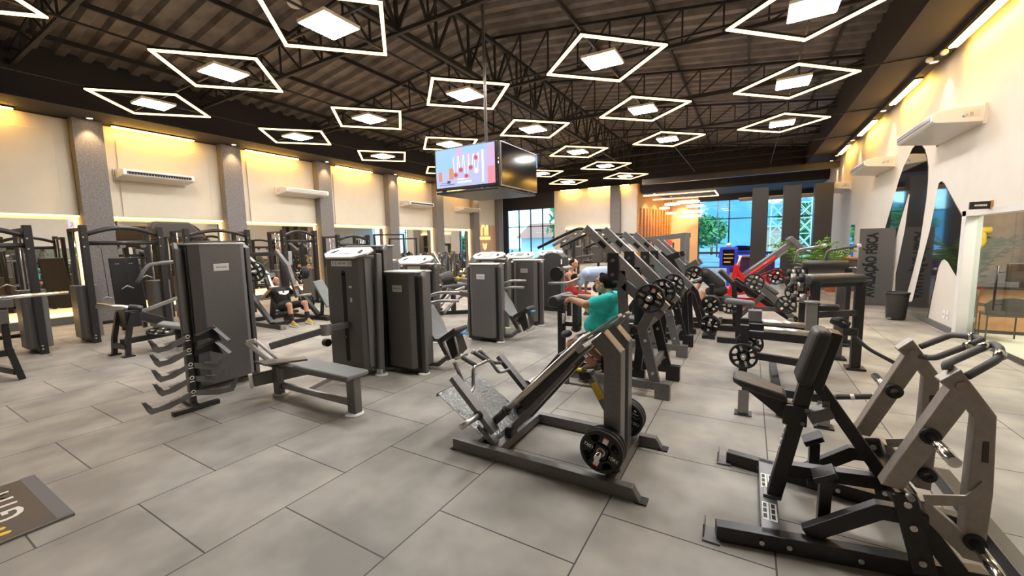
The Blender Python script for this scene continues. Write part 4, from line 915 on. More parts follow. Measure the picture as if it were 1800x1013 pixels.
# reclining leg machine with a grey curved pad and steel side bars
t = Thing('hack_press_machine', 'black reclining machine with long raised pad and grey curved shoulder pad', 'exercise machine', (9.6, -.1, 0))
for x in (9.2, 10.0): t.p('floor_rail', MB().beam((x, .55, .06), (x, -1.0, .06), .09, .1), 'black_metal')
t.p('cross_bar', MB().beam((9.15, .5, .08), (10.05, .5, .08), .08, .1).beam((9.15, -.9, .08), (10.05, -.9, .08), .08, .1), 'black_metal')
for x in (9.25, 9.95):
    t.p('inclined_rail', MB().beam((x, .25, 1.0), (x, -.95, .15), .07, .09), 'black_metal')
    t.p('side_bar', MB().beam((x-.05, -.05, 1.08), (x-.05, -.75, .35), .06, .1), 'silver_metal', label='bare steel side bar')
    t.p('rail_post', MB().beam((x, .2, .1), (x, .25, 1.0), .08, .08), 'black_metal')
t.p('long_pad', MB().beam((9.4, .52, 1.22), (9.4, .1, .78), .2, .1), 'vinyl_black', bev=.035, seg=3)
t.p('shoulder_pad', MB().path([(9.3, .05, .92), (9.3, -.15, 1.06), (9.3, -.5, .78)], .09, .22, up=(1, 0, 0)), 'vinyl_grey', bev=.03, seg=3)
t.p('roller', MB().cyl((9.1, -.72, .3), (10.1, -.72, .3), .05), 'pale_plastic', bev=.01)
t.p('link', MB().beam((9.15, -.1, .5), (9.15, -.8, .5), .05, .08).beam((9.15, -.25, .75), (9.15, .1, .35), .05, .08), 'grey_metal')
t.p('weight_peg', MB().cyl((8.95, -.62, .62), (9.25, -.62, .62), .022).cyl((9.0, -.1, 1.02), (9.3, -.1, 1.02), .022).cyl((8.95, .3, .55), (9.25, .22, .55), .022), 'steel', bev=0)
for i, (x, y, z, l) in enumerate(((9.0, -.62, .62, 'on the reclining machine beside its steel side bar'), (9.05, -.1, 1.02, 'high on the reclining machine next to its curved pad'), (9.0, .3, .55, 'low at the front of the reclining machine'))):
    plate((x, y, z), (-1, .1, .2), .17, .3*i, 'black plate ' + l, 'plates on the right aisle machines')
# stool with black pad
t = Thing('curl_seat', 'low seat with dark green grey roller pad in front of the reclining machine', 'exercise machine', (8.3, .12, 0))
t.p('roller_pad', MB().capsule((8.3, .3, .73), (8.3, -.06, .70), .06), 'vinyl_grey', bev=0)
t.p('post', MB().beam((8.3, .12, .05), (8.3, .12, .68), .1, .1), 'black_metal')
t.p('foot_bar', MB().beam((8.1, .45, .05), (8.1, -.2, .05), .08, .09).beam((8.1, .12, .05), (8.6, .12, .05), .08, .09), 'black_metal')
t.p('block', MB().box((8.0, -.12, .55), (.2, .2, .18)), 'grey_metal', bev=.01)
t.p('block_arm', MB().beam((8.0, -.12, .47), (8.3, .1, .4), .06, .06), 'black_metal')
# red leg press
t = Thing('leg_press_machine', 'bright red leg press with grey inclined sled before the far windows', 'exercise machine', (13.0, -.1, 0))
for x in (12.6, 13.4):
    t.p('floor_rail', MB().beam((x, .95, .1), (x, -.75, .1), .12, .16), 'red_metal')
    t.p('rail_foot', MB().box((x, .9, .05), (.2, .16, .1)).box((x, -.45, .1), (.16, .18, .2)), 'red_metal')
    t.p('sled_rail', MB().beam((x, .5, .42), (x, -.75, 1.0), .09, .12), 'red_metal')
    t.p('rail_tube', MB().cyl((x, .3, .62), (x, -.6, 1.38), .04), 'red_metal', bev=0)
    t.p('side_post', MB().beam((x, -.5, .2), (x, -.42, .85), .11, .12), 'red_metal')
    t.p('seat_post', MB().beam((x, .42, .3), (x, .28, 1.15), .12, .13), 'red_metal')
    t.p('brace', MB().beam((x, .3, .95), (x, -.15, .5), .09, .1).beam((x, .85, .2), (x, -.1, .5), .06, .08), 'red_metal')
    t.p('upper_rail', MB().beam((x+.05, .1, .85), (x+.05, -.95, 1.72), .1, .12), 'grey_metal')
t.p('cross_bar', MB().beam((12.6, .9, .12), (13.4, .9, .12), .1, .14).beam((12.6, -.6, .12), (13.4, -.6, .12), .1, .14), 'red_metal')
t.p('head_block', MB().beam((13.0, -.88, 1.86), (13.0, -1.2, 1.5), 1.0, .12, up=(0, 1, 1)), 'grey_metal', bev=.01)
t.p('sled_plate', MB().beam((13.0, -.12, .92), (13.0, -.85, 1.55), .8, .06), 'silver_metal', bev=.01, label='grey sliding plate')
t.p('sled_frame', MB().beam((12.75, -.05, 1.0), (12.75, -.85, 1.68), .14, .1), 'silver_metal', bev=.01)
t.p('back_pad', MB().beam((13.0, .8, .4), (13.0, .3, .5), .5, .1), 'red_metal', bev=.02)
t.p('low_link', MB().beam((12.55, .9, .25), (12.55, -.2, .45), .05, .06), 'red_metal')
t.p('handle', MB().cyl((12.5, .2, 1.4), (12.5, .26, 1.15), .03), 'pale_plastic', bev=0)
t.p('weight_peg', MB().cyl((12.36, -.12, .5), (12.6, -.12, .5), .025).cyl((12.36, -.6, .86), (12.6, -.6, .9), .025).cyl((12.36, -1.0, .74), (12.6, -.7, .9), .025), 'red_metal', bev=0)
t.p('safety_catch', MB().cyl((12.5, -.05, .8), (12.5, -.25, .88), .03), 'chrome', bev=0)
for i, (y, z) in enumerate(((-.12, .5), (-.6, .86), (-1.0, .74))):
    plate((12.42, y, z), (-1, 0, 0), .2, .4*i, 'black plate on the red leg press, %s' % ['nearest the seat', 'under the grey sled', 'at its raised end'][i], 'plates on the red leg press', small=True)
t = Thing('machine_display', 'blue rimmed screen on a stand beside the red leg press', 'screen', (14.2, .55, 0))
t.p('stand', MB().beam((14.2, .55, .02), (14.2, .55, 1.0), .08, .08), 'blue_plastic'); t.p('base', MB().box((14.2, .55, .02), (.4, .4, .04)), 'blue_plastic')
t.p('case', MB().box((14.2, .55, 1.3), (.1, .5, .65)), 'blue_plastic', bev=.06, seg=3); t.p('screen', MB().box((14.145, .55, 1.3), (.01, .32, .48)), 'screen_dark', bev=0)
t.p('screen_lines', MB().box((14.138, .55, 1.4), (.004, .26, .02)).box((14.138, .55, 1.28), (.004, .26, .02)).box((14.138, .58, 1.16), (.004, .18, .03)), 'marking_yellow', bev=0)
t.p('camera_ball', MB().sphere((14.2, .55, 1.68), .07), 'pale_plastic', bev=0)
o = solo('tumbler', MB().cyl((11.5, .28, 0), (11.5, .28, .2), .045, 16), 'blue_plastic', 'dark blue tumbler standing on the floor below the red leg press', 'cup', (11.5, .28, 0), bev=.006)
# ------------------------------------------------------------------ left wall stations
def station(xa, xb, y, h, label, stack=True, arch=True, board=False):
    t = Thing('cable_station', label, 'exercise machine', ((xa+xb)/2, y, 0), 'cable stations along the left wall')
    for x in (xa, xb):
        t.p('upright', MB().beam((x, y, .0), (x, y, h), .11, .13, up=(0, 1, 0)), 'black_metal', bev=.008)
        t.p('rear_upright', MB().beam((x, y+.75, .0), (x, y+.75, h-.06), .09, .09, up=(0, 1, 0)), 'black_metal')
        t.p('header', MB().beam((x, y, h-.08), (x, y+.8, h-.08), .09, .07), 'vinyl_brown')
        t.p('side_rail', MB().beam((x, y, .06), (x, y+.75, .06), .08, .1), 'black_metal')
        if stack:
            t.p('stack_shroud', MB().prism([(x-.17, y+.16, .1), (x-.12, y+.1, .1), (x+.1, y+.1, .1), (x+.17, y+.18, .1), (x+.17, y+.55, .1), (x-.17, y+.55, .1)], (0, 0, 1.08)), 'shroud', bev=.01)
            for dx in (-.06, .06): t.p('guide_rod', MB().cyl((x+dx, y+.33, 1.15), (x+dx, y+.33, h-.1), .012, 10), 'chrome', bev=0)
        t.p('bolt', bolts(MB(), [(x-.02, y-.065, z) for z in (.1, .16, h*.82, h*.9)], (0, -1, 0), .014, .01), 'steel', bev=0)
    n = 10
    if arch: t.p('arched_tube', MB().tube([(xa+(xb-xa)*i/n, y, h-.2+.16*math.sin(PI*i/n)) for i in range(n+1)], .045, 12), 'black_metal', bev=0)
    t.p('cross_tube', MB().tube([(xa, y, h-.36), (xb, y, h-.36)], .045, 12), 'black_metal', bev=0)
    t.p('rear_tube', MB().tube([(xa, y+.75, .3), (xb, y+.75, .3)], .04, 12), 'black_metal', bev=0)
    for k in range(3):
        x = xa+(xb-xa)*(k+.7)/3.6
        t.p('pulley', MB().cyl((x, y-.02, h-.42), (x, y+.02, h-.42), .05, 14).beam((x, y, h-.42), (x, y, h-.34), .03, .03), 'grey_metal', bev=0)
        t.p('cable', MB().cyl((x, y, h-.45), (x+.03, y, .9+.2*k), .006, 6), 'black_metal', bev=0)
        t.p('pull_handle', MB().tube([(x-.1, y, .86+.2*k), (x, y, .92+.2*k), (x+.1, y, .86+.2*k)], .014, 8), 'silver_metal', bev=0)
    return t
station(.75, 2.02, 11.25, 2.36, 'cable station at the far left, post nearest the silver bar', True)
station(2.82, 4.05, 11.6, 2.4, 'cable station with arched top tube and grey stack covers beside the dark board', True)
t = station(4.95, 6.45, 12.6, 2.42, 'cable station rising behind the tall grey tower', True)
station(7.5, 8.57, 12.6, 2.44, 'cable station behind the man on the chest press', True)
station(9.3, 10.6, 12.4, 2.3, 'cable station seen left of the console tower top', True, True)
t = Thing('padded_hood', 'big brown rounded pad topping the rack behind the tall grey tower', 'exercise machine', (5.05, 13.9, 0))
t.p('hood', MB().prism([(4.75, 13.9, 2.2), (4.66, 13.9, 2.35), (4.68, 13.9, 2.52), (4.8, 13.9, 2.66), (5.6, 13.9, 2.66), (6.0, 13.9, 2.2)], (0, .35, 0)), 'vinyl_brown', bev=.05, seg=4)
t.p('post', MB().beam((5.0, 14.08, 0), (5.0, 14.08, 2.25), .12, .12).beam((5.7, 14.08, 0), (5.7, 14.08, 2.25), .12, .12), 'black_metal')
t = Thing('board_machine', 'broad flat dark upright board with four bright studs, left of the tall tower', 'exercise machine', (3.7, 12.8, 0))
t.p('board', MB().prism([(3.42, 12.6, 1.72), (3.95, 12.6, 1.72), (4.08, 12.75, .2), (3.5, 12.75, .2)], (0, .04, 0)), 'dark_panel', bev=.02)
t.p('stud', bolts(MB(), [(x, 12.61, 1.58) for x in (3.54, 3.58, 3.78, 3.82)], (0, -1, 0), .012, .01), 'steel', bev=0)
t.p('leg', MB().beam((3.6, 12.78, 0), (3.6, 12.7, .6), .08, .08).beam((3.98, 12.78, 0), (3.98, 12.7, .6), .08, .08), 'black_metal')
# plate loaded bench lever on the left
t = Thing('lever_bench_machine', 'black lever bench with pale steel loading tube, left of the tall tower', 'exercise machine', (3.0, 9.7, 0))
for x, y in ((2.60, 9.85), (2.66, 9.42)):
    t.p('leg', MB().path([(x, y, .02), (x+.02, y, .3), (x+.12, y, .78)], .07, .09, up=(0, 1, 0)), 'black_metal', bev=.006); t.p('leg_foot', MB().box((x, y, .012), (.16, .12, .024)), 'black_metal', bev=0)
t.p('low_bar', MB().beam((2.6, 9.85, .18), (2.66, 9.42, .18), .07, .09), 'black_metal')
t.p('floor_rail', MB().beam((2.64, 9.6, .25), (4.0, 9.9, .25), .08, .1), 'black_metal')
t.p('rear_leg', MB().beam((3.95, 9.5, .02), (3.7, 9.9, .9), .07, .09).beam((4.0, 10.2, .02), (3.9, 9.9, .3), .07, .09), 'black_metal')
t.p('loading_tube', MB().cyl((2.42, 9.75, .93), (2.95, 9.5, .80), .05, 16), 'steel', bev=0, label='pale steel loading tube')
t.p('tube_clamp', MB().cyl((2.78, 9.57, .84), (2.95, 9.5, .8), .075, 14), 'black_metal', bev=.006)
t.p('pivot_block', MB().box((2.8, 9.6, .66), (.22, .3, .3)).beam((2.8, 9.6, .75), (3.3, 9.7, .5), .12, .16), 'black_metal', bev=.01)
t.p('pad', MB().beam((3.12, 9.35, .52), (3.62, 9.0, .36), .34, .07), 'vinyl_grey', bev=.025, seg=3)
t.p('pad_post', MB().beam((3.35, 9.25, .05), (3.35, 9.2, .42), .09, .09), 'black_metal')
t.p('knee_roller', MB().cyl((3.3, 8.95, .24), (3.62, 8.75, .24), .09, 16), 'vinyl_black', bev=.02)
t.p('arm', MB().path([(3.0, 9.9, .7), (3.5, 9.9, .86), (3.9, 9.9, 1.0)], .06, .08, up=(0, 1, 0)), 'silver_metal')
t.p('handle', MB().tube([(3.0, 9.75, 1.28), (3.12, 9.75, 1.5), (3.2, 9.75, 1.6), (3.8, 9.75, 1.66)], .035, bend=.06), 'grip_grey', bev=0)
t.p('handle_post', MB().beam((3.7, 9.9, .8), (3.8, 9.8, 1.66), .08, .08), 'black_metal')
plate((3.2, 9.62, .33), (0, -.3, 1), .2, 0, 'black plate lying low under the lever bench pad', 'plates on the left machines', small=True)
plate((3.9, 9.75, .52), (0, -.3, 1), .18, .5, 'black plate behind the flat grey pad of the lever bench', 'plates on the left machines', small=True)
# bench with bar at the left edge
t = Thing('smith_bench', 'black bench frame cut by the left edge under a silver barbell', 'exercise machine', (1.2, 9.4, 0))
t.p('front_leg', MB().path([(1.41, 9.25, 0), (1.33, 9.3, .5), (1.33, 9.3, 1.12)], .07, .09, up=(0, 1, 0)), 'black_metal', bev=.006)
t.p('rear_leg', MB().beam((.7, 9.3, 0), (.78, 9.3, 1.12), .07, .09).beam((1.2, 10.4, 0), (1.15, 10.4, 1.15), .09, .09), 'black_metal')
t.p('bar_hook', MB().box((1.36, 9.3, 1.14), (.14, .14, .12)).box((.8, 9.3, 1.14), (.12, .14, .12)).box((1.32, 9.26, .95), (.1, .1, .2)), 'grey_metal', bev=.01)
t.p('side_rail', MB().beam((1.38, 9.3, .12), (1.2, 10.4, .12), .07, .09).beam((1.38, 9.3, .42), (.4, 9.3, .42), .07, .09), 'black_metal')
t.p('bench_pad', MB().box((.9, 9.5, .5), (.5, .9, .07)), 'vinyl_grey', bev=.025, seg=3)
t.p('bench_post', MB().beam((.9, 9.5, 0), (.9, 9.5, .47), .1, .1), 'black_metal')
o = solo('barbell', MB().cyl((.5, 9.3, 1.225), (2.01, 9.3, 1.225), .026, 16), 'chrome', 'long silver barbell resting on the frame at the left edge', 'barbell', (1.2, 9.3, 1.2))
# ------------------------------------------------------------------ chest press with its plates (the man lies on it)
t = Thing('chest_press_machine', 'reclined chest press machine holding the man in black', 'exercise machine', (5.8, 9.9, 0))
t.p('floor_rail', MB().beam((5.3, 9.2, .05), (5.3, 11.0, .05), .1, .1).beam((6.5, 9.2, .05), (6.5, 11.0, .05), .1, .1), 'black_metal')
t.p('rail_cap', MB().box((5.3, 9.18, .05), (.11, .05, .11)), 'silver_metal')
t.p('cross_rail', MB().beam((5.3, 10.9, .06), (6.5, 10.9, .06), .1, .1).beam((5.3, 9.7, .06), (6.5, 9.7, .06), .08, .08), 'black_metal')
t.p('side_leg', MB().beam((5.3, 9.6, .1), (5.3, 10.5, .8), .09, .1).beam((6.5, 9.6, .1), (6.5, 10.5, .8), .09, .1), 'black_metal')
t.p('back_pad', MB().beam((5.8, 9.98, .36), (5.8, 10.42, 1.12), .36, .09, up=(0, 1, -.5)), 'vinyl_black', bev=.03, seg=3)
t.p('head_pad', MB().beam((5.8, 10.4, 1.0), (5.8, 10.48, 1.24), .28, .08, up=(0, 1, -.5)), 'vinyl_grey', bev=.03, seg=3)
t.p('seat', MB().box((5.8, 9.82, .3), (.4, .36, .07)), 'vinyl_black', bev=.025)
t.p('seat_post', MB().beam((5.8, 9.85, .05), (5.8, 9.9, .28), .1, .1).beam((5.8, 10.5, .06), (5.8, 10.3, .8), .1, .1), 'black_metal')
t.p('upright', MB().beam((5.4, 10.9, .05), (5.4, 10.9, 1.75), .1, .1).beam((6.4, 10.9, .05), (6.4, 10.9, 1.75), .1, .1), 'black_metal')
t.p('top_bar', MB().beam((5.3, 10.9, 1.72), (6.5, 10.9, 1.72), .1, .1), 'black_metal')
t.p('press_arm', MB().beam((5.45, 10.9, 1.75), (5.5, 10.0, 1.22), .08, .1).path([(6.1, 10.6, 1.8), (6.05, 10.05, 1.4), (6.1, 9.82, .62)], .1, .09, up=(1, 0, 0)).beam((6.4, 10.5, 1.75), (6.12, 10.05, 1.4), .08, .09), 'grey_metal', bev=.008)
t.p('press_handle', MB().cyl((5.42, 9.84, .94), (5.66, 9.84, .94), .022).beam((5.5, 10.0, 1.22), (5.5, 9.84, .94), .05, .05), 'steel', bev=0)
t.p('press_handle', MB().cyl((5.98, 9.76, .92), (6.22, 9.76, .92), .022).cyl((6.1, 9.8, .66), (6.45, 9.8, .66), .03), 'steel', bev=0)
t.p('weight_peg', MB().cyl((5.15, 10.15, 1.32), (5.5, 10.15, 1.32), .025).cyl((6.4, 10.3, 1.2), (6.75, 10.3, 1.2), .025).cyl((6.45, 10.3, .42), (6.8, 10.3, .42), .025), 'steel', bev=0)
plate((5.3, 10.15, 1.32), (-1, -.6, 0), .24, .2, 'large spoked plate above the head of the man in black', 'plates on the chest press', small=True)
for i in range(4): plate((6.5+.05*i, 10.3, 1.2), (-1, 0, 0), .17, i*.4, ['innermost', 'second', 'third', 'outermost'][i]+' plate on the upper peg right of the man in black', 'plates on the chest press', small=True)
for i in range(4): plate((6.55+.055*i, 10.3, .42), (-1, 0, 0), .22, i*.4, ['innermost', 'second', 'third', 'outermost'][i]+' large plate on the low peg right of the man in black', 'plates on the chest press', small=True)
t = Thing('incline_bench', 'small grey incline bench between the man in black and the console tower', 'bench', (6.75, 9.3, 0))
t.p('seat', MB().box((6.9, 9.1, .32), (.45, .34, .06)), 'vinyl_grey', bev=.02, seg=3)
t.p('back_pad', MB().beam((6.7, 9.35, .34), (6.62, 9.75, 1.0), .3, .06, up=(0, 1, -.5)), 'vinyl_grey', bev=.02, seg=3)
t.p('frame', MB().beam((6.7, 9.0, .05), (6.7, 9.8, .05), .08, .08).beam((6.7, 9.2, .05), (6.72, 9.2, .3), .08, .08).beam((6.68, 9.75, .05), (6.66, 9.6, .75), .07, .07), 'black_metal')
# ------------------------------------------------------------------ the crowd of equipment in the background
def rack(x, y, h, w, label, rz=0):
    t = Thing('squat_rack', label, 'rack', (x, y, 0), 'racks in the background', rz, True)
    for a in (-w/2, w/2):
        t.p('upright', MB().beam((a, 0, 0), (a, 0, h), .07, .07), 'black_metal'); t.p('rear_upright', MB().beam((a, .7, 0), (a, .1, h), .06, .06), 'grey_metal'); t.p('foot', MB().beam((a, -.4, .04), (a, .8, .04), .07, .08), 'black_metal')
    t.p('top_bar', MB().beam((-w/2-.04, 0, h), (w/2+.04, 0, h), .06, .06), 'black_metal')
    t.p('catch', MB().box((-w/2, -.08, 1.2), (.07, .12, .12)).box((w/2, -.08, 1.2), (.07, .12, .12)), 'yellow_tag')
    o = solo('barbell', MB().cyl((x-1.05*math.cos(rz), y-.12-1.05*math.sin(rz), 1.28), (x+1.05*math.cos(rz), y-.12+1.05*math.sin(rz), 1.28), .018, 10), 'chrome', 'thin silver barbell racked on the ' + label, 'barbell', (x, y, 1.28), 'barbells in the background')
rack(12.4, 13.2, 2.35, 1.2, 'squat rack far behind the console tower', -.9)
rack(13.9, 13.9, 2.2, 1.2, 'squat rack behind the display of the first shroud', -.9)
def incline(x, y, rz, label, k=1):
    t = Thing('plate_press_machine', label, 'exercise machine', (x, y, 0), 'plate loaded machines in the background', rz, True)
    t.p('floor_rail', MB().beam((-.45, -.7, .05), (-.45, .9, .05), .08, .1).beam((.45, -.7, .05), (.45, .9, .05), .08, .1).beam((-.45, .8, .05), (.45, .8, .05), .08, .1), 'black_metal')
    t.p('back_pad', MB().beam((0, .1, .5), (0, .5, 1.25), .34, .1, up=(0, 1, -.5)), 'vinyl_black', bev=.03)
    t.p('seat', MB().box((0, -.1, .48), (.38, .4, .09)), 'vinyl_black', bev=.03); t.p('post', MB().beam((0, 0, .05), (0, 0, .45), .1, .1).beam((0, .75, .05), (0, .5, 1.1), .1, .1), 'grey_metal')
    for s in (-1, 1):
        t.p('lever', MB().path([(s*.5, .7, .3), (s*.5, .5, 1.5*k), (s*.42, -.15, 1.05)], .09, .07, up=(1, 0, 0)), 'silver_metal' if s < 0 else 'black_metal'); t.p('grip', MB().cyl((s*.42, -.15, 1.05), (s*.2, -.2, 1.07), .022), 'grip_grey', bev=0)
        t.p('guide_bar', MB().beam((s*.3, .9, .1), (s*.3, -.3, 1.5*k), .06, .08), 'grey_metal')
    return t
spots = [(9.0, 10.5, -.7, 'plate press machine just right of the console tower in the background'), (11.5, 10.0, -.9, 'plate press machine left of the fat black roller in the background'), (13.5, 10.9, -.6, 'plate press machine seen over the yellow pins'),
         (15.2, 12.5, -.8, 'plate press machine in front of the mirror by the glowing sign'), (16.8, 13.7, -.5, 'plate press machine before the last mirror on the left wall'), (13.2, 7.8, -.9, 'plate press machine half hidden by the second shroud'),
         (11.2, 11.6, -.5, 'plate press machine in the gap beside the tall console tower'), (15.8, 9.5, -.7, 'plate press machine in the gap between the second and third shrouds'), (18.6, 15.0-.6, -.6, 'plate press machine before the glowing sign')]
pm = incline(*spots[0][:3], spots[0][3])
for sp in spots[1:]: dup(pm.o, (sp[0], sp[1], 0), sp[2], sp[3], 'plate loaded machines in the background')
lc = ['right of the console tower', 'left of the fat roller', 'over the yellow pins', 'by the mirror near the sign', 'before the last mirror', 'half hidden by the second shroud', 'in the gap beside the tower', 'between the second and third shrouds', 'before the glowing sign']
for i, sp in enumerate(spots):
    c, s_ = math.cos(sp[2]), math.sin(sp[2])
    for sd in (-1, 1):
        lx, ly = sd*.62, .5
        plate((sp[0]+lx*c-ly*s_, sp[1]+lx*s_+ly*c, 1.3), (-c, -s_, 0), .2, i*.3, 'black plate, %s arm of the press machine %s' % ('near' if sd < 0 else 'far', lc[i]), 'plates in the background', small=True)
t = Thing('leg_curl_machine', 'leg curl machine with fat black roller and yellow pins between the shrouds', 'exercise machine', (8.6, 6.6, 0))
t.p('frame', MB().beam((8.2, 7.3, .05), (9.1, 6.2, .05), .1, .1).beam((8.6, 6.85, .05), (8.6, 6.85, .6), .1, .1).beam((8.2, 7.3, .05), (8.9, 6.9, .95), .09, .09), 'black_metal')
t.p('side_pad', MB().cyl((8.35, 7.05, .9), (8.6, 6.85, 1.0), .19, 18), 'vinyl_black', bev=.03)
t.p('roller', MB().capsule((8.15, 6.75, .74), (8.5, 6.3, .78), .09), 'vinyl_black', bev=0)
t.p('back_pad', MB().beam((9.0, 6.6, 1.05), (9.3, 6.5, 1.5), .55, .08), 'vinyl_black', bev=.03)
t.p('lever', MB().beam((8.6, 6.85, .95), (9.0, 6.0, .8), .07, .1).beam((8.3, 6.6, .6), (9.0, 6.0, .55), .06, .08), 'silver_metal'); t.p('pin', MB().sphere((8.5, 6.6, .98), .05).sphere((8.62, 6.5, 1.03), .045), 'yellow_tag', bev=0)
t.p('seat', MB().beam((8.5, 6.5, .6), (9.2, 5.9, .62), .3, .08), 'vinyl_grey', bev=.03)
t = Thing('press_arm_machine', 'bent bare steel press arms reaching out between the first two shrouds', 'exercise machine', (6.6, 5.2, 0))
t.p('press_arm', MB().tube([(6.15, 5.35, .55), (6.7, 5.4, .85), (7.3, 5.5, .9)], .035, bend=.15).tube([(6.2, 5.2, .5), (6.8, 5.3, .72), (7.3, 5.4, .78)], .03, bend=.15), 'silver_metal', bev=0)
t.p('frame_leg', MB().beam((6.75, 5.0, .03), (6.9, 4.95, .75), .08, .1), 'silver_metal'); t.p('top_bar', MB().beam((6.4, 5.25, .95), (7.0, 4.85, .72), .08, .09), 'silver_metal'); t.p('foot_pad', MB().cyl((6.75, 5.0, 0), (6.75, 5.0, .03), .09), 'pale_plastic', bev=0)
# more machines seen between the levers and the far wall
t = Thing('preacher_machine', 'dark machine with brown pads standing before the far wall mirror', 'exercise machine', (15.6, 6.0, 0))
t.p('frame', MB().beam((15.2, 6.8, .05), (15.2, 5.3, .05), .1, .1).beam((15.2, 6.4, .05), (15.2, 6.3, 1.6), .1, .1).beam((16.0, 6.3, .05), (16.0, 6.3, 1.9), .1, .1), 'black_metal')
t.p('arm', MB().beam((15.2, 6.9, 1.75), (15.2, 5.8, 2.35), .08, .1).beam((16.0, 6.9, 1.75), (16.0, 5.8, 2.35), .08, .1), 'grey_metal')
t.p('back_pad', MB().beam((15.4, 6.3, 1.25), (15.4, 6.55, 1.9), .4, .12, up=(0, 1, -.5)), 'vinyl_brown', bev=.04)
t.p('arm_pad', MB().beam((15.2, 5.9, 1.25), (15.2, 5.2, 1.35), .3, .12), 'vinyl_black', bev=.04)
t = Thing('pad_machine', 'machine with two upright brown pads beneath the mirror on the far wall', 'exercise machine', (18.5, 6.6, 0))
for y in (7.1, 6.1): t.p('back_pad', MB().box((18.4, y, 1.3), (.15, .5, .8)), 'vinyl_brown', bev=.06); t.p('post', MB().beam((18.55, y, 0), (18.55, y, 1.2), .1, .1), 'black_metal')
t.p('frame', MB().beam((18.5, 7.6, .06), (18.5, 5.6, .06), .1, .1), 'black_metal')
t = Thing('crunch_bench', 'dark bench behind the bending man in the light blue shirt', 'bench', (10.2, 3.0, 0))
t.p('pad', MB().beam((10.2, 3.6, .95), (10.2, 2.6, .55), .35, .1), 'vinyl_black', bev=.03); t.p('frame', MB().beam((10.2, 3.7, .05), (10.2, 2.3, .05), .1, .1).beam((10.2, 3.3, .05), (10.2, 3.2, .8), .09, .09), 'black_metal')
t = Thing('treadmill', 'black treadmill console in front of the peach reception wall', 'treadmill', (20.5, 3.5, 0))
t.p('deck', MB().box((20.9, 3.5, .1), (1.6, .8, .2)), 'black_metal', bev=.03); t.p('mast', MB().beam((20.3, 3.15, .2), (20.2, 3.15, 1.3), .09, .07).beam((20.3, 3.85, .2), (20.2, 3.85, 1.3), .09, .07), 'black_metal'); t.p('console', MB().box((20.15, 3.5, 1.5), (.12, .95, .55), m=Matrix.Rotation(.25, 3, 'Y')), 'black_metal', bev=.03); t.p('screen', MB().box((20.07, 3.5, 1.5), (.02, .8, .42), m=Matrix.Rotation(.25, 3, 'Y')), 'lcd_grey', bev=0)
t = Thing('poster_stand', 'small white poster with red header on a stand beyond the beam machine', 'sign', (16.5, 2.75, 0))
t.p('post', MB().beam((16.5, 2.75, 0), (16.5, 2.75, 1.2), .05, .05), 'black_metal'); t.p('poster', MB().box((16.47, 2.75, 1.5), (.02, .42, .7)), 'far_white', bev=0); t.p('header', MB().box((16.455, 2.75, 1.76), (.01, .42, .18)), 'marking_red', bev=0)
# ------------------------------------------------------------------ television box under the roof
t = Thing('hanging_tv_box', 'black square box hung from a pole, carrying the television screens', 'tv mount', (6.85, 4.5, 2.8))
t.p('bottom_plate', MB().span((6.12, 3.8, 2.80), (7.55, 5.18, 2.84)), 'black_metal', bev=.006)
t.p('pole', MB().cyl((6.83, 4.49, 2.84), (6.83, 4.49, 7.3), .03, 16), 'silver_metal', bev=0)
t.p('frame', MB().span((6.2, 3.9, 2.84), (6.26, 3.96, 3.6)).span((7.42, 3.9, 2.84), (7.48, 3.96, 3.6)).span((6.2, 5.04, 2.84), (6.26, 5.1, 3.6)).span((7.42, 5.04, 2.84), (7.48, 5.1, 3.6)).span((6.2, 3.9, 3.2), (7.48, 3.94, 3.26)).span((6.2, 5.06, 3.2), (7.48, 5.1, 3.26)).span((6.2, 3.9, 3.2), (6.24, 5.1, 3.26)).span((6.6, 3.9, 3.2), (6.7, 5.1, 3.26)), 'black_metal', bev=0)
t = Thing('television', 'lit television showing red and white necklaces on a lilac screen', 'television', (6.12, 4.5, 2.86), 'televisions')
t.p('case', MB().span((6.11, 3.82, 2.86), (6.17, 5.19, 3.62)), 'black_metal', bev=.01)
def emis(name, c, s): mat(name, (.02, .02, .02), .4, emit=c, es=s)
emis('scr_lilac', (.62, .66, 1), .36); emis('scr_blue', (.42, .72, 1), .36); emis('scr_pink', (1, .3, .36), .4); emis('scr_rose', (.85, .55, .85), .36); emis('scr_red', (.8, .05, .05), .35); emis('scr_white', (1, .95, .97), .5); emis('scr_tan', (.8, .36, .2), .35); emis('scr_ink', (.12, .1, .3), .2)
s = t.p('screen', MB().span((6.107, 3.85, 2.91), (6.111, 5.16, 3.60)), 'scr_lilac', bev=0)
def patch(name, m, boxes): 
    b = MB()
    for y0, y1, z0, z1 in boxes: b.span((6.103-random.random()*.002, y0, z0), (6.106, y1, z1))
    t.p(name, b, m, s, bev=0)
patch('picture_panel', 'scr_blue', [(4.75, 5.16, 3.2, 3.6), (4.05, 4.75, 3.5, 3.6)])
patch('picture_panel', 'scr_pink', [(3.85, 4.0, 2.91, 3.2)]); patch('picture_panel', 'scr_rose', [(3.85, 4.0, 3.2, 3.55), (4.55, 4.68, 3.45, 3.6)])
patch('caption_bar', 'scr_white', [(4.35, 4.66, 2.97, 3.0), (4.42, 4.66, 3.03, 3.05), (4.08, 4.12, 2.95, 3.5)])
patch('necklace_model', 'scr_tan', [(5.02, 5.1, 3.03, 3.2), (4.75, 4.85, 3.05, 3.25), (4.92, 4.99, 3.22, 3.4)])
patch('caption_print', 'scr_ink', [(4.72, 5.08, 2.955, 2.965), (4.83, 4.9, 2.98, 3.03), (4.9, 5.05, 2.985, 2.992)])
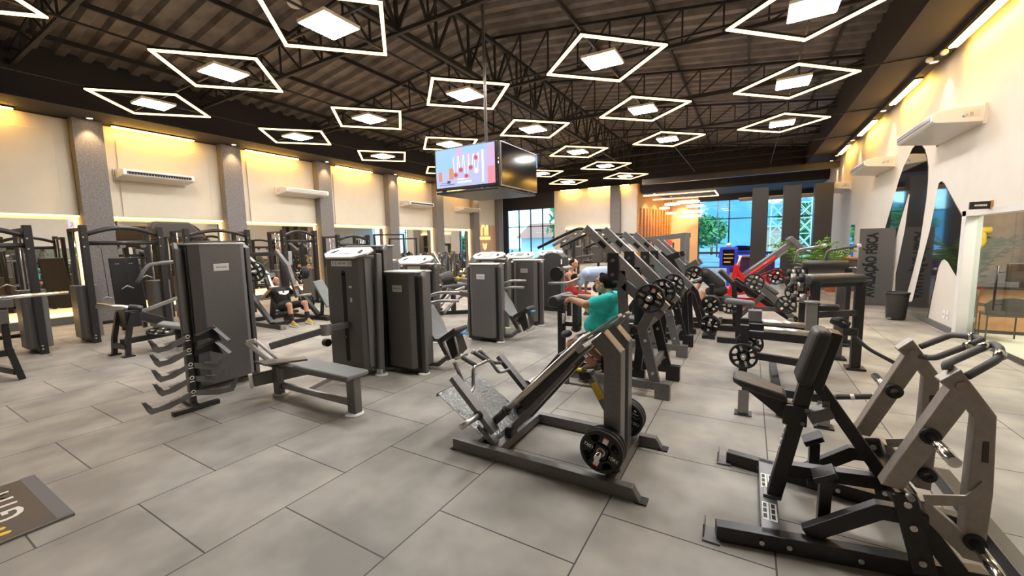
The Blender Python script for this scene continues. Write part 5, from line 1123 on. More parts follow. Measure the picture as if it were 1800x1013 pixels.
for y, z0, k in ((4.7, 3.12, 'scr_red'), (4.58, 3.2, 'scr_red'), (4.46, 3.08, 'scr_red'), (4.36, 3.22, 'scr_red'), (4.24, 3.15, 'scr_white'), (4.25, 3.38, 'scr_red')):
    b = MB().lathe([(.035, 0), (.045, 0), (.045, -.004), (.035, -.004)], (6.106, y, z0), (1, 0, 0), n=18, close=True).cyl((6.106, y, z0), (6.104, y, z0), .03, 16); t.p('necklace', b, k, s, bev=0)
    t.p('necklace_chain', MB().beam((6.105, y-.03, z0+.04), (6.105, y-.06, 3.46), .004, .012).beam((6.105, y+.03, z0+.04), (6.105, y+.05, 3.45), .004, .012), 'scr_white', s, bev=0)
t = Thing('television', 'switched off glossy black television on the box side turned to the right wall', 'television', (6.85, 3.78, 2.86), 'televisions')
t.p('case', MB().span((6.16, 3.76, 2.86), (7.54, 3.81, 3.62)), 'silver_metal', bev=.006); t.p('screen', MB().span((6.18, 3.755, 2.88), (7.52, 3.76, 3.60)), 'screen_dark', bev=0)
t.p('blue_film', MB().span((7.50, 3.75, 3.35), (7.545, 3.756, 3.6)), 'blue_pin', bev=0, label='strip of blue film')
# ------------------------------------------------------------------ air conditioners
def ac(label, side, x0, L, zt, open_):
    t = Thing('air_conditioner', label, 'air conditioner', (x0+L/2, (YL-.4) if side > 0 else (YR+.33), zt-.28), 'air conditioners')
    w = YL-.135 if side > 0 else YR; d = -.68 if side > 0 else .66
    f = lambda a, z: (x0, w+d*a, zt+z)
    t.p('housing', MB().prism([f(0, 0), f(.55, .02), f(.96, -.02), f(1, -.06), f(1, -.17), f(.93, -.2), f(0, -.27)], (L, 0, 0)), 'white_plastic', bev=.012)
    t.p('air_slot', MB().prism([(x0+.08, w+d*1.004, zt-.07), (x0+L-.08, w+d*1.004, zt-.07), (x0+L-.08, w+d*1.004, zt-.155), (x0+.08, w+d*1.004, zt-.155)], (0, d*.006, 0)), 'dark_gap' if open_ else 'silver_metal', bev=0)
    lv = MB()
    if open_:
        for k in range(24): xx = x0+.1+(L-.2)*k/23; lv.span((xx-.004, w+d*1.002, zt-.15), (xx+.004, w+d*1.016, zt-.12))
        lv.span((x0+.08, w+d*1.002, zt-.085), (x0+L-.08, w+d*1.02, zt-.075))
    else: lv.span((x0+.08, w+d*1.0, zt-.12), (x0+L-.08, w+d*1.02, zt-.11))
    t.p('louvre', lv, 'pale_plastic' if open_ else 'white_plastic', bev=0)
    t.p('wall_bracket', MB().span((x0-.02, w, zt-.3), (x0+.03, w+d*.06, zt+.03)).span((x0+L-.03, w, zt-.3), (x0+L+.02, w+d*.06, zt+.03)), 'pale_plastic', bev=0)
    t.p('end_panel', MB().prism([(x0-.004, w+d*.12, zt-.06), (x0-.004, w+d*.42, zt-.055), (x0-.004, w+d*.42, zt-.16), (x0-.004, w+d*.12, zt-.17)], (.004, 0, 0)), 'pale_plastic', bev=0)
    if side < 0:
        t.p('sticker', MB().span((x0-.007, w+.16, zt-.15), (x0-.004, w+.2, zt-.09)).span((x0-.007, w+.22, zt-.14), (x0-.004, w+.25, zt-.11)), 'marking_grey', bev=0)
        t.p('blue_sticker', MB().span((x0-.007, w+.26, zt-.16), (x0-.004, w+.29, zt-.13)), 'blue_pin', bev=0)
ac('white air conditioner with open dark slot, on the panel above the dark board', 1, 4.5, 1.65, 4.12, True)
ac('white air conditioner with closed flap above the man in black', 1, 9.0, 1.75, 4.12, False)
ac('white air conditioner with open dark slot, left of the television box', 1, 15.3, 1.8, 4.12, True)
ac('white air conditioner with closed flap, below the lit television', 1, 19.7, 1.8, 4.12, False)
ac('largest white air conditioner, over the glossy black wall emblem', -1, 9.97, 2.0, 3.96, False)
ac('white air conditioner on the right wall beyond the glossy black emblem', -1, 14.78, 1.9, 3.96, False)
ac('farthest white air conditioner on the right wall beside the black columns', -1, 20.4, 1.9, 3.96, False)
# ------------------------------------------------------------------ right wall: emblem, board, bin, signs
px = [(1553.7, 485.5), (1551, 455), (1557, 401.5), (1566.5, 369), (1581, 317.6), (1590, 292), (1597.5, 277), (1605, 261), (1611, 255), (1615.8, 252.8), (1621, 255), (1626, 262), (1630, 277), (1632, 292), (1631.5, 318), (1628.5, 350), (1622, 395), (1615.8, 434), (1606, 474), (1595.7, 512),
      (1595, 522), (1597, 529), (1601, 532), (1605, 529), (1608.5, 515), (1622, 459), (1636, 405), (1643, 370), (1648.6, 336), (1652, 322), (1656, 318.7), (1660, 322), (1676, 351), (1693, 381.5), (1688, 433), (1682.5, 485.5), (1676, 475), (1668, 461), (1661, 455.5), (1655, 459), (1650, 470), (1640, 515), (1631, 562),
      (1600, 549), (1574.5, 537), (1574.5, 514.7), (1575.6, 482), (1584.7, 438), (1592, 403), (1597, 365), (1600.5, 343), (1599, 339.5), (1596.5, 342), (1590, 365), (1580, 400), (1570, 434), (1561, 463)]
solo('wall_emblem', MB().prism([at(x, y, Y=YR) for x, y in px], (0, .014, 0)), 'gloss_black', 'huge glossy black arch shaped emblem on the white right wall', 'wall emblem', (12.5, YR+.007, .13))
t = Thing('lettered_board', 'tall grey board lettered AVALIACAO FISICA standing out from the right wall', 'sign', (14.3, -2.93, 0))
t.p('board', MB().span((14.26, -3.28, .12), (14.34, -2.56, 2.06)), 'board_grey', bev=.005)
t.p('plinth', MB().span((14.255, -3.28, 0), (14.345, -2.55, .12)), 'grey_metal', bev=0)
t.p('lettering', MB().text('AVALIAÇÃO FÍSICA', .31, (14.258, -2.83, 1.08), (0, 0, 1), (0, 1, 0), .0006, sx=.64, bold=.05), 'marking_dark', bev=0)
t.p('knob', MB().sphere((14.24, -2.5, 1.0), .035), 'pale_plastic', bev=0)
t = Thing('waste_bin', 'black waste bin standing against the white right wall under the emblem', 'bin', (12.0, -2.86, 0))
t.p('body', MB().lathe([(0, .01), (.15, .01), (.165, .03), (.2, .56), (.205, .6), (.19, .6), (.17, .5), (0, .48)], (12.0, -2.86, 0), n=28), 'vinyl_black', bev=0); t.p('rim', MB().lathe([(.19, .57), (.215, .57), (.215, .61), (.19, .61)], (12.0, -2.86, 0), n=28, close=True), 'black_metal', bev=0)
t.p('pedal', MB().box((11.86, -2.72, .04), (.1, .06, .03)), 'silver_metal', bev=.006)
t = Thing('door_sign', 'small black sign with white lettering sticking out above the glazed office door', 'sign', (9.48, YR+.14, 2.3))
t.p('plate', MB().span((9.46, YR, 2.24), (9.50, YR+.26, 2.36)), 'marking_dark', bev=.003); t.p('end_cap', MB().span((9.455, YR, 2.23), (9.505, YR+.03, 2.37)), 'wood_orange', bev=0)
k = MB()
for i in range(8): k.span((9.457, YR+.07+.018*i, 2.285), (9.46, YR+.083+.018*i, 2.315))
t.p('sign_print', k, 'marking_white', bev=0)
for i, x in enumerate((10.9, 10.75)): 
    t = Thing('wall_socket', ['white wall socket under the emblem, left of the pair', 'white wall socket nearest the office door frame'][i], 'socket', (x, YR+.005, .3), 'wall sockets')
    t.p('cover', MB().span((x-.055, YR, .24), (x+.055, YR+.012, .4)), 'white_plastic', bev=.004); t.p('inlet', MB().span((x-.02, YR+.012, .3), (x+.02, YR+.014, .34)), 'marking_grey', bev=0)
t = Thing('notice_plate', 'tiny pale notice on the right wall above the lettered board', 'sign', (15.6, YR+.01, 1.9))
t.p('plate', MB().span((15.45, YR, 1.78), (15.75, YR+.012, 2.02)), 'far_white', bev=0); t.p('print', MB().span((15.5, YR+.012, 1.92), (15.7, YR+.014, 1.97)).span((15.5, YR+.012, 1.83), (15.7, YR+.014, 1.87)), 'marking_grey', bev=0)
t = Thing('slatted_holder', 'small slatted wooden holder fixed on the left edge of the emblem', 'holder', (14.7, YR+.1, 1.3))
t.p('back', MB().span((14.5, YR+.014, 1.0), (14.9, YR+.05, 1.75)), 'black_board', bev=0)
k = MB()
for i in range(9): k.span((14.5, YR+.05, 1.03+.08*i), (14.9, YR+.12, 1.07+.08*i))
t.p('slats', k, 'steel', bev=0)
for i, (x, y) in enumerate(((11.35, YR+.4), (11.05, YR+.28))):
    t = Thing('security_camera', ['white dome camera on the black rail, farther of two', 'white dome camera on the black rail, nearer of two'][i], 'camera', (x, y, 5.22), 'dome cameras')
    t.p('dome', MB().sphere((x, y, 5.24), (.06, .06, .055)), 'pale_plastic', bev=0); t.p('arm', MB().beam((x, y, 5.27), (x, YR+.2, 5.34), .03, .03), 'black_metal', bev=0)
t = Thing('smoke_detector', 'white round detector inside the large square lamp at the top left', 'detector', (4.25, 6.55, 5.5))
p = at(518, 11, Z=5.42)
t.p('body', MB().lathe([(0, 0), (.08, 0), (.1, .03), (.1, .06), (0, .06)], p), 'pale_plastic', bev=0); t.p('stem', MB().cyl(p+V(0, 0, .06), p+V(0, 0, 1.2), .008, 8), 'black_metal', bev=0)
# office furniture
t = Thing('office_desk', 'wooden reception desk behind the office glass', 'desk', (11.1, -5.0, 0))
t.p('front_panel', MB().span((10.78, -6.4, .08), (10.84, -3.7, .84)), 'wood_office', bev=0); t.p('worktop', MB().span((10.7, -6.5, .84), (11.5, -3.62, .89)), 'gloss_black'); t.p('plinth', MB().span((10.82, -6.4, .012), (10.86, -3.7, .08)), 'black_metal', bev=0)
t.p('monitor', MB().box((11.15, -4.4, 1.12), (.05, .5, .34)).box((11.2, -4.4, .93), (.08, .1, .1)), 'black_metal', bev=.006)
t = Thing('office_chair', 'dark shell chair on thin legs behind the office glass', 'chair', (10.2, -3.82, 0))
t.p('shell', MB().prism([(9.98, -4.12, .47), (9.98, -4.14, .66), (9.98, -4.06, .74), (9.98, -3.82, .78), (9.98, -3.58, .74), (9.98, -3.5, .66), (9.98, -3.52, .47)], (.03, 0, 0)).prism([(10.0, -4.1, .44), (10.0, -3.54, .44), (10.42, -3.58, .44), (10.42, -4.06, .44)], (0, 0, .05)).beam((10.0, -4.12, .64), (10.4, -4.06, .6), .03, .06).beam((10.0, -3.52, .64), (10.4, -3.58, .6), .03, .06), 'vinyl_black', bev=.015)
for x, y in ((10.02, -4.08), (10.02, -3.56), (10.4, -4.04), (10.4, -3.6)): t.p('leg', MB().cyl((x, y, .012), (x, y, .45), .012, 8), 'black_metal', bev=0)
t = Thing('wall_sign', 'yellow curved sign glimpsed through the office glass', 'sign', (12.8, -4.4, 1.4))
t.p('curve', MB().tube([at(a_, b_, X=12.76) for a_, b_ in ((1742, 404), (1718, 405), (1726, 412), (1726, 426), (1720, 432), (1714, 433))], .07, 10, bend=.08), 'marking_yellow', bev=0); t.p('bracket', MB().span((12.74, -4.45, 1.75), (12.82, -4.15, 1.8)), 'black_metal', bev=0)
l = bpy.data.lights.new('office_fill', 'AREA'); l.energy = 130; l.size = 1.5; l.color = (1, .93, .8); o = bpy.data.objects.new('office_fill', l); o.location = (9.6, YR-2.0, 3.25); COL.objects.link(o)  # unseen area light without a fixture, added to brighten the office
# ------------------------------------------------------------------ floor mat
t = Thing('lettered_mat', 'dark doormat with pale and yellow lettering cut by the left edge', 'mat', (.1, 4.57, 0))
t.p('mat', MB().span((-.6, 4.07, 0), (.74, 5.07, .014)), 'black_board', bev=.004); t.p('rim', MB().span((.68, 4.06, 0), (.76, 5.08, .0146)).span((-.6, 4.05, 0), (.76, 4.07, .0146)), 'grip_grey', bev=0)
t.p('lettering', MB().text('GYM', .27, (.51, 4.64, .015), (0, 1, 0), (-1, 0, 0), .0003), 'marking_white', bev=0)
t.p('yellow_mark', MB().capsule((.47, 4.17, .014), (.2, 4.21, .014), .022, .022).capsule((.46, 4.26, .014), (.2, 4.3, .014), .022, .022).xf(Matrix.Translation((0, 0, .0137)) @ Matrix.Diagonal((1, 1, .08, 1))), 'marking_yellow', bev=0)
# ------------------------------------------------------------------ glowing sign on the left wall
t = Thing('glowing_sign', 'glowing amber emblem with lettering and small crest on the peach corner panel', 'sign', (22.85, YL-.13, 2.0))
yy = YL-.16
def ez2(pts): return [(22.85+a, yy, 2.8+b) for a, b in pts]
t.p('emblem', MB().prism(ez2([(-.42, -.32), (-.42, .1), (-.3, .34), (0, .36), (.1, .2), (.1, -.1), (.22, .36), (.42, .36), (.42, -.32), (.3, -.32), (.3, .1), (.12, -.32), (0, -.32), (0, .2), (-.1, .26), (-.26, .1), (-.26, -.32)]), (0, .02, 0)), 'logo_glow', bev=0)
k = MB()
for i in range(9): k.span((22.15+.155*i, yy, 2.2), (22.27+.155*i, yy+.02, 2.38))
t.p('lettering', k, 'logo_glow', bev=0)
t.p('crest', MB().prism([(22.6, yy, 1.95), (22.85, yy, 1.85), (23.1, yy, 1.95), (23.0, yy, 1.65), (22.85, yy, 1.5), (22.7, yy, 1.65)], (0, .02, 0)), 'logo_glow', bev=0)
# ------------------------------------------------------------------ reception end
for i, (a, b) in enumerate(((-.02, -.6), (-1.12, -1.71), (-2.14, -2.72))):
    solo('black_column', MB().span((20.0, b, 0), (20.5, a, 3.96)), 'black_board', ['black square column nearest the big windows', 'middle of three black square columns', 'black square column nearest the right wall'][i], 'column', (20.25, (a+b)/2, 0), 'black columns before the windows', bev=.01)
    trim(MB().span((20.5, b, 3.6), (22.0, a+.5, 3.64)), 'peach_paint')
k = MB()
for i in range(11):
    u = .06+.086*i; p_ = V(XF, 5.88, 0).lerp(V(XR, 4.72, 0), u); q_ = V(XF, 5.88, 0).lerp(V(XR, 4.72, 0), u+.045)
    k.beam((p_.x, p_.y, 2.0), (q_.x, q_.y, 2.0), .1, 3.8)
trim(k, 'wood_slat')
t = Thing('reception_counter', 'grey reception counter with wooden top left of the lettered board', 'counter', (18.2, -2.7, 0))
t.p('front', MB().span((18.0, -3.28, 0), (18.4, -1.6, 1.08)), 'counter_grey', bev=.01); t.p('worktop', MB().span((17.92, -3.28, 1.08), (18.6, -1.55, 1.14)), 'wood_orange', bev=.006); t.p('items', MB().box((18.1, -2.9, 1.18), (.15, .25, .08)).box((18.15, -2.5, 1.17), (.12, .2, .06)), 'marking_yellow', bev=.01)
t = Thing('bar_counter', 'purplish counter with wooden top under the far windows', 'counter', (26.0, .1, 0))
t.p('front', MB().span((26.0, -1.2, 0), (26.4, 1.0, .85)), 'purple_knit', bev=0); t.p('worktop', MB().span((25.9, -1.25, .85), (26.6, 1.05, .95)), 'wood_orange', bev=0)
solo('wall_mirror', MB().span((19.2, YR+.0, 1.1), (19.9, YR+.02, 2.3)), 'mirror', 'small wall mirror above the reception counter', 'mirror', (19.5, YR+.01, 1.1))
def ring(x, y, z, r, lab):
    t = Thing('ring_pendant', lab, 'light', (x, y, z), 'glowing ring pendants')
    t.p('glow_ring', MB().lathe([(r-.05, -.04), (r, -.04), (r, .04), (r-.05, .04)], (x, y, z), n=36, close=True), 'ring_glow', bev=0)
    t.p('cord', MB().cyl((x-r+.02, y, z+.04), (x, y, 4.75), .006, 6).cyl((x+r-.02, y, z+.04), (x, y, 4.75), .006, 6), 'black_metal', bev=0)
for i, (u, v, r) in enumerate(((1182, 359, .45), (1168, 366, .3), (1180, 375, .33), (1210, 355, .65), (1222, 362, .5), (1218, 372, .65), (1212, 380, .7))):
    q = at(u, v, X=26.6+.42*i); ring(q.x, q.y, q.z, r, 'glowing ring pendant by the slatted wood wall, ' + ['top left', 'far left', 'lowest on the left', 'topmost of the right cluster', 'second of the right cluster', 'third of the right cluster', 'lowest of the right cluster'][i])
t = Thing('rectangle_lamp', 'long hanging rectangle of warm light tubes before the slatted wood wall', 'light', (24.6, 3.3, 4.3))
a, b = at(1131, 336, X=24.2), at(1257, 327, X=24.2); a.z = b.z = 4.45
t.p('light_tube', MB().beam(a, b, .06, .06), 'silver_metal', bev=0); t.p('glow_line', MB().beam(a-V(0, 0, .045), b-V(0, 0, .045), .04, .03), 'led_warm', bev=0)
c = b+V(2.6, .0, 0); d = a+V(2.6, 0, 0)
t.p('light_tube', MB().beam(c, d, .06, .06), 'silver_metal', bev=0); t.p('glow_line', MB().beam(b-V(0, 0, .03), c-V(0, 0, .03), .05, .05).beam(c-V(0, 0, .045), d-V(0, 0, .045), .04, .03), 'led_warm', bev=0)
t.p('cord', MB().cyl(a, (a.x, a.y, roofz(a.y)+.02), .008, 6).cyl(b, (b.x, b.y, roofz(b.y)+.02), .008, 6), 'black_metal', bev=0)
for i, (x, y) in enumerate(((26.3, 5.15), (27.5, 4.85), (28.7, 4.55), (29.4, 3.9))):  # lamps added to warm the orange slats and the peach wall
    downlight(x, y, 4.75, 'downlight added to warm the reception recess, ' + ['first along the slats', 'second along the slats', 'third along the slats', 'at the peach wall'][i], 'added downlights in the recess', 130, 1.6, (x, y+.1 if i < 3 else 4.2, 1.5))
# plants
def palm(x, y, h, n, r, label, m='leaf_green', pot='pot_terracotta', ph=.5):
    t = Thing('potted_plant', label, 'plant', (x, y, 0)); rnd = random.Random(int(x*100))
    t.p('pot', MB().lathe([(0, 0), (.2, 0), (.27, ph), (.24, ph), (.22, ph-.05), (0, ph-.05)], (x, y, 0)), pot, bev=0); f = MB(); st = MB()
    for i in range(n):
        a = 2*PI*i/n+rnd.random()*.5; L = r*(.7+.5*rnd.random()); H_ = h*(.75+.3*rnd.random()); pts = [V(x+math.cos(a)*L*u, y+math.sin(a)*L*u, ph+(H_-ph)*(1.9*u-1.05*u*u*(1+.25*rnd.random()))) for u in (0, .2, .4, .6, .8, 1)]
        st.tube(pts, .01, 5)
        for j in range(1, 6):
            for q in range(3):
                p = pts[j-1].lerp(pts[j], q/3); d = (pts[j]-pts[j-1]).normalized(); sd = d.cross(ez).normalized(); w = .3*r*(1-.12*j)
                for s in (-1, 1):
                    e = p+sd*s*w+d*w*.7-ez*w*.45; f.add([p, p+d*.045, e+d*.02, e], [(0, 1, 2, 3)])
    t.p('stem', st, m, bev=0); t.p('foliage', f, m, bev=0)
palm(15.8, -1.55, 2.1, 15, 1.0, 'feathery palm in front of the black columns')
palm(17.5, -2.5, 1.75, 12, .6, 'second feathery palm beside the grey reception counter')
palm(17.5, 4.6, 1.35, 14, .6, 'yellow leaved bush in a terracotta pot at the foot of the wood wall', 'leaf_yellow', ph=.75)
palm(17.2, 3.9, 1.2, 12, .5, 'green bush in a terracotta pot right of the yellow bush', ph=.75)
# ------------------------------------------------------------------ outside the windows
struct('floor_street', MB().add([(XR+.3, -60, -.05), (160, -60, -.05), (160, 90, -.05), (XF+.4, 90, -.05), (XF+.4, 6.2, -.05), (XR+.3, 6.2, -.05)], [(0, 1, 2, 3, 4, 5)]), 'street')
def hill(name, x, ya, yb, hs, label):
    n = len(hs); f = MB(); vs_ = []
    for i, h in enumerate(hs):
        y = ya+(yb-ya)*i/(n-1); vs_ += [(x, y, 0), (x+12, y, h), (x+40, y, h*.5), (x+60, y, 0)]
    f.add(vs_, [(4*i+k, 4*i+k+1, 4*i+5+k, 4*i+4+k) for i in range(n-1) for k in range(3)], True); solo(name, f, 'hill_blue', label, 'hill', (x+20, (ya+yb)/2, 0))
hill('hill', 115, -60, 60, [5, 9, 14, 17, 15, 11, 13, 12, 8, 6, 7, 5], 'blue hill ridge on the horizon through the big windows')
def tree(x, y, h, r, label):
    t = Thing('tree', label, 'tree', (x, y, 0), 'trees outside'); rnd = random.Random(int(y*31+x))
    t.p('trunk', MB().cyl((x, y, 0), (x, y, h*.5), .15, 8), 'wood_office', bev=0); f = MB()
    for i in range(520):
        a, b, c = rnd.random()*2*PI, math.acos(2*rnd.random()-1), (.55+.45*rnd.random()); p = V(x+r*c*math.sin(b)*math.cos(a), y+r*c*math.sin(b)*math.sin(a), h*.62+h*.38*c*math.cos(b)); s = .28*r*(.4+rnd.random()*.6)
        u = V(rnd.random()-.5, rnd.random()-.5, rnd.random()-.5).normalized(); v = u.orthogonal().normalized(); f.add([p, p+u*s, p+u*s+v*s*.6, p+v*s*.7], [(0, 1, 2, 3)])
    t.p('foliage', f, 'tree_green', bev=0)
tree(46, 4.6, 4.6, 1.8, 'bushy tree at the left end of the big windows'); tree(58, 4.2, 5.0, 2.0, 'bushy tree farther down the street left of the hills'); tree(60, -6.5, 6, 3.5, 'tree behind the white lattice masts')
tree(34, 13.2, 5.5, 2.6, 'tree top right in the corner window'); tree(31, 12.2, 2.4, .9, 'low bush at the foot of the corner window')
tree(50, -5.6, 3.6, 1.6, 'tree between the black columns')
def mast(x, y, h, w, label):
    t = Thing('lattice_mast', label, 'mast', (x, y, 0), 'lattice masts'); b = MB()
    for sx in (-1, 1):
        for sy in (-1, 1): b.beam((x+sx*w, y+sy*w, 0), (x+sx*w*.8, y+sy*w*.8, h), .07, .07)
    z = 0; k = 1
    while z < h-.5:
        for sx in (-1, 1): b.beam((x+sx*w, y-w*k, z), (x+sx*w, y+w*k, z+1.1), .045, .045); b.beam((x+sx*w, y+w*k, z), (x+sx*w, y-w*k, z+1.1), .045, .045); b.beam((x+sx*w, y-w, z+1.1), (x+sx*w, y+w, z+1.1), .04, .04)
        z += 1.1
    t.p('lattice', b, 'far_white', bev=0)
mast(36, -1.7, 9, .45, 'white lattice mast between the first two black columns'); mast(36, -3.35, 9, .45, 'white lattice mast between the last two black columns')
for i, (x, y) in enumerate(((48, 1.9), (50, 3.1))): solo('street_pole', MB().cyl((x, y, 0), (x, y, 7.5), .08, 8).beam((x, y-.8, 6.8), (x, y+.8, 6.8), .07, .07), 'counter_grey', ['slim street pole seen in the second big window pane', 'slim street pole seen at the left edge of the big windows'][i], 'pole', (x, y, 0), 'street poles')
t = Thing('house', 'low red roofed house outside the corner window', 'house', (40, 16, 0))
t.p('wall', MB().span((40, 12, 0), (46, 22, 2.6)), 'far_white', bev=0); t.p('roof', MB().prism([(39.4, 11.4, 2.5), (43, 11.4, 4.2), (46.6, 11.4, 2.5)], (0, 11, 0)), 'roof_red', bev=0)
t = Thing('house', 'pale house with orange front far down the street', 'house', (56, -2, 0))
t.p('wall', MB().span((56, -3.2, 0), (60, -.6, 3.2)), 'peach_panel', bev=0); t.p('roof', MB().span((55.8, -3.4, 3.2), (60.2, -.4, 3.35)), 'far_white', bev=0)
t = Thing('parked_car', 'blue parked car on the street beyond the windows', 'car', (38, .2, 0))
t.p('body', MB().prism([(38, -1.6, .35), (38, -1.7, .75), (38, -1.0, .9), (38, -.5, 1.35), (38, .9, 1.4), (38, 1.6, .95), (38, 2.2, .85), (38, 2.25, .35)], (1.6, 0, 0)), 'blue_plastic', bev=.08, seg=3); t.p('window', MB().prism([(37.98, -.85, .95), (37.98, -.45, 1.3), (37.98, .85, 1.33), (37.98, 1.4, .97)], (.02, 0, 0)), 'screen_dark', bev=0)
for y in (-1.0, 1.5): t.p('wheel', MB().cyl((37.95, y, .32), (38.2, y, .32), .32, 18), 'rubber_black', bev=0)
# ------------------------------------------------------------------ people
def blob(name, m, parts, t, vox, parent=None, smooth=4, label=None):
    b = MB()
    for p in parts:
        if p[0] == 'c': b.capsule(p[1], p[2], p[3], p[4] if len(p) > 4 else None)
        else: b.sphere(p[1], p[2], 16, 10, p[3] if len(p) > 3 else None)
    o = t.p(name, b, m, parent, bev=0, label=label)
    r = o.modifiers.new('skin', 'REMESH'); r.mode = 'VOXEL'; r.voxel_size = vox; r.use_smooth_shade = True
    s = o.modifiers.new('soft', 'SMOOTH'); s.iterations = smooth; s.factor = .5
    return o
def hand(P, wrist, d, n, k=1.0, curl=.5):
    """palm, four fingers of different lengths and a thumb; d = pointing direction, n = back of the hand"""
    d = V(d).normalized(); n = V(n).normalized(); s = d.cross(n).normalized(); w = V(wrist)
    P.append(('c', w, w+d*.05*k, .026*k, .03*k)); P.append(('e', w+d*.055*k, (.036*k, .036*k, .036*k)))
    for i, L in enumerate((.07, .08, .075, .058)):
        r = w+d*.075*k+s*(.033-.022*i)*k; P.append(('c', w+d*.04*k+s*(.026-.017*i)*k, r, .014*k, .0105*k))
        a = r+(d-n*curl*.6).normalized()*L*.5*k; b = a+(d*.5-n*curl*1.4).normalized()*L*.5*k
        P.append(('c', r, a, .0105*k, .0095*k)); P.append(('c', a, b, .0095*k, .008*k))
    q = w+d*.02*k+s*.03*k; P.append(('c', q, q+(d*.7+s*.6-n*.3).normalized()*.045*k, .014*k, .011*k)); e = q+(d*.7+s*.6-n*.3).normalized()*.045*k; P.append(('c', e, e+(d*.9-n*.5).normalized()*.03*k, .011*k, .009*k))
def head(P, c, f, u, k=1.0):
    c = V(c); f = V(f).normalized(); u = V(u).normalized(); s = f.cross(u).normalized(); R = Matrix((f, s, u)).transposed()
    P.append(('e', c+u*.03*k-f*.012*k, (.098*k, .077*k, .1*k), R)); P.append(('e', c-u*.045*k+f*.02*k, (.07*k, .062*k, .085*k), R))
    P.append(('e', c-u*.1*k+f*.055*k, (.028*k, .03*k, .022*k), R))
    P.append(('c', c+u*.02*k+f*.085*k, c-u*.025*k+f*.108*k, .011*k, .016*k)); P.append(('e', c-u*.06*k+f*.088*k, (.014*k, .026*k, .008*k), R)); P.append(('e', c-u*.073*k+f*.084*k, (.013*k, .022*k, .008*k), R))
    P.append(('e', c+u*.045*k+f*.08*k, (.02*k, .055*k, .016*k), R))
    for g in (-1, 1): P.append(('e', c+s*g*.078*k-f*.005*k-u*.01*k, (.02*k, .01*k, .032*k), R))
    return c, f, u, s, R
def eyes(t, H_, body, k=1.0):
    c, f, u, s, R = H_
    for g in (-1, 1):
        t.p('eye', MB().sphere(c+f*.083*k+s*g*.032*k+u*.012*k, (.013*k, .013*k, .008*k), 10, 6), 'far_white', body, bev=0) if k > .9 else None
        t.p('eye', MB().sphere(c+f*.088*k+s*g*.032*k+u*.012*k, .008*k, 10, 6), 'hair_black', body, bev=0)
def shoe(t, heel, toe, m, sole, body=None, k=1):
    heel = V(heel); toe = V(toe); d = (toe-heel).normalized()
    o = blob('shoe', m, [('c', heel+V(0, 0, .045), toe+V(0, 0, .035), .042*k, .036*k), ('c', heel+V(0, 0, .09)+d*.03, heel+V(0, 0, .05)+d*.14, .042*k, .036*k)], t, .009)
    t.p('sole', MB().beam(heel-d*.04+V(0, 0, .014), toe+d*.03+V(0, 0, .012), .09*k, .03), sole, o, bev=.012)
# the woman in teal
t = Thing('person', 'seated woman in teal shirt and purple shorts resting her arms on the machine', 'person', (5.22, 1.6, .5))
P = []
Hd = head(P, (5.22, 1.655, 1.30), (-.1, 1, .08), (0, -.08, 1), .98)
P += [('c', (5.22, 1.60, 1.21), (5.22, 1.57, 1.1), .06, .07)]
LS, LE, LW = V(5.01, 1.545, 1.085), V(4.93, 1.79, 1.05), V(5.03, 2.04, 1.10)
RS, RE, RW = V(5.44, 1.56, 1.085), V(5.52, 1.8, 1.04), V(5.33, 2.03, 1.10)
for s_, e, w in ((LS, LE, LW), (RS, RE, RW)): P += [('c', s_, e, .075, .055), ('c', e, e.lerp(w, .35), .052, .05), ('c', e.lerp(w, .35), w, .05, .03)]
hand(P, LW, (.25, .75, -.4), (0, .4, .9), .95, .8); hand(P, RW, (-.35, .7, -.35), (0, .4, .9), .95, .8)
P += [('c', (5.06, 1.56, 1.04), (5.38, 1.56, 1.04), .09), ('e', (5.22, 1.58, .85), (.19, .14, .28)), ('e', (5.22, 1.58, .66), (.22, .17, .13))]
for x, ty in ((5.06, 0), (5.38, .02)):
    kn, an = V(x, 2.04+ty, .47), V(x-.02, 1.70+ty, .24)
    P += [('c', (x+.02, 1.62, .62), kn, .115, .075), ('c', kn, kn.lerp(an, .4), .07, .066), ('c', kn.lerp(an, .4), an, .066, .042), ('c', an, V(x-.02, 1.84+ty, .19), .042, .03)]
body = blob('body', 'skin_tan', P, t, .0065, smooth=5); eyes(t, Hd, body, .98)
c, f, u, s, R = Hd
blob('hair', 'hair_black', [('e', c+u*.045-f*.03, (.1, .088, .09), R), ('e', c-f*.065-u*.0, (.06, .08, .085), R), ('e', c-f*.14+u*.0, (.055, .055, .05), R), ('c', c+u*.11+f*.02, c+u*.07-f*.07, .035, .05)], t, .009)
t.p('earring', MB().lathe([(.012, 0), (.016, 0), (.016, .004), (.012, .004)], c-s*.083-u*.05, (0, 1, 0), n=12, close=True), 'chrome', bev=0); t.p('earring', MB().lathe([(.012, 0), (.016, 0), (.016, .004), (.012, .004)], c+s*.083-u*.05, (0, 1, 0), n=12, close=True), 'chrome', bev=0)
Q = [('c', (5.03, 1.555, 1.06), (5.41, 1.555, 1.06), .125), ('e', (5.22, 1.57, .96), (.25, .19, .2)), ('e', (5.22, 1.70, .96), (.2, .16, .12)), ('e', (5.22, 1.6, .82), (.28, .24, .2)), ('e', (5.22, 1.7, .74), (.25, .21, .15)), ('e', (5.22, 1.5, .74), (.28, .18, .17)), ('c', (5.22, 1.565, 1.13), (5.22, 1.56, 1.08), .085, .12)]
for s_, e in ((LS, LE), (RS, RE)): Q.append(('c', s_, s_.lerp(e, .55), .1, .092))
blob('shirt', 'teal_cotton', Q, t, .010, smooth=5)
Q = [('e', (5.22, 1.58, .62), (.27, .22, .12))]
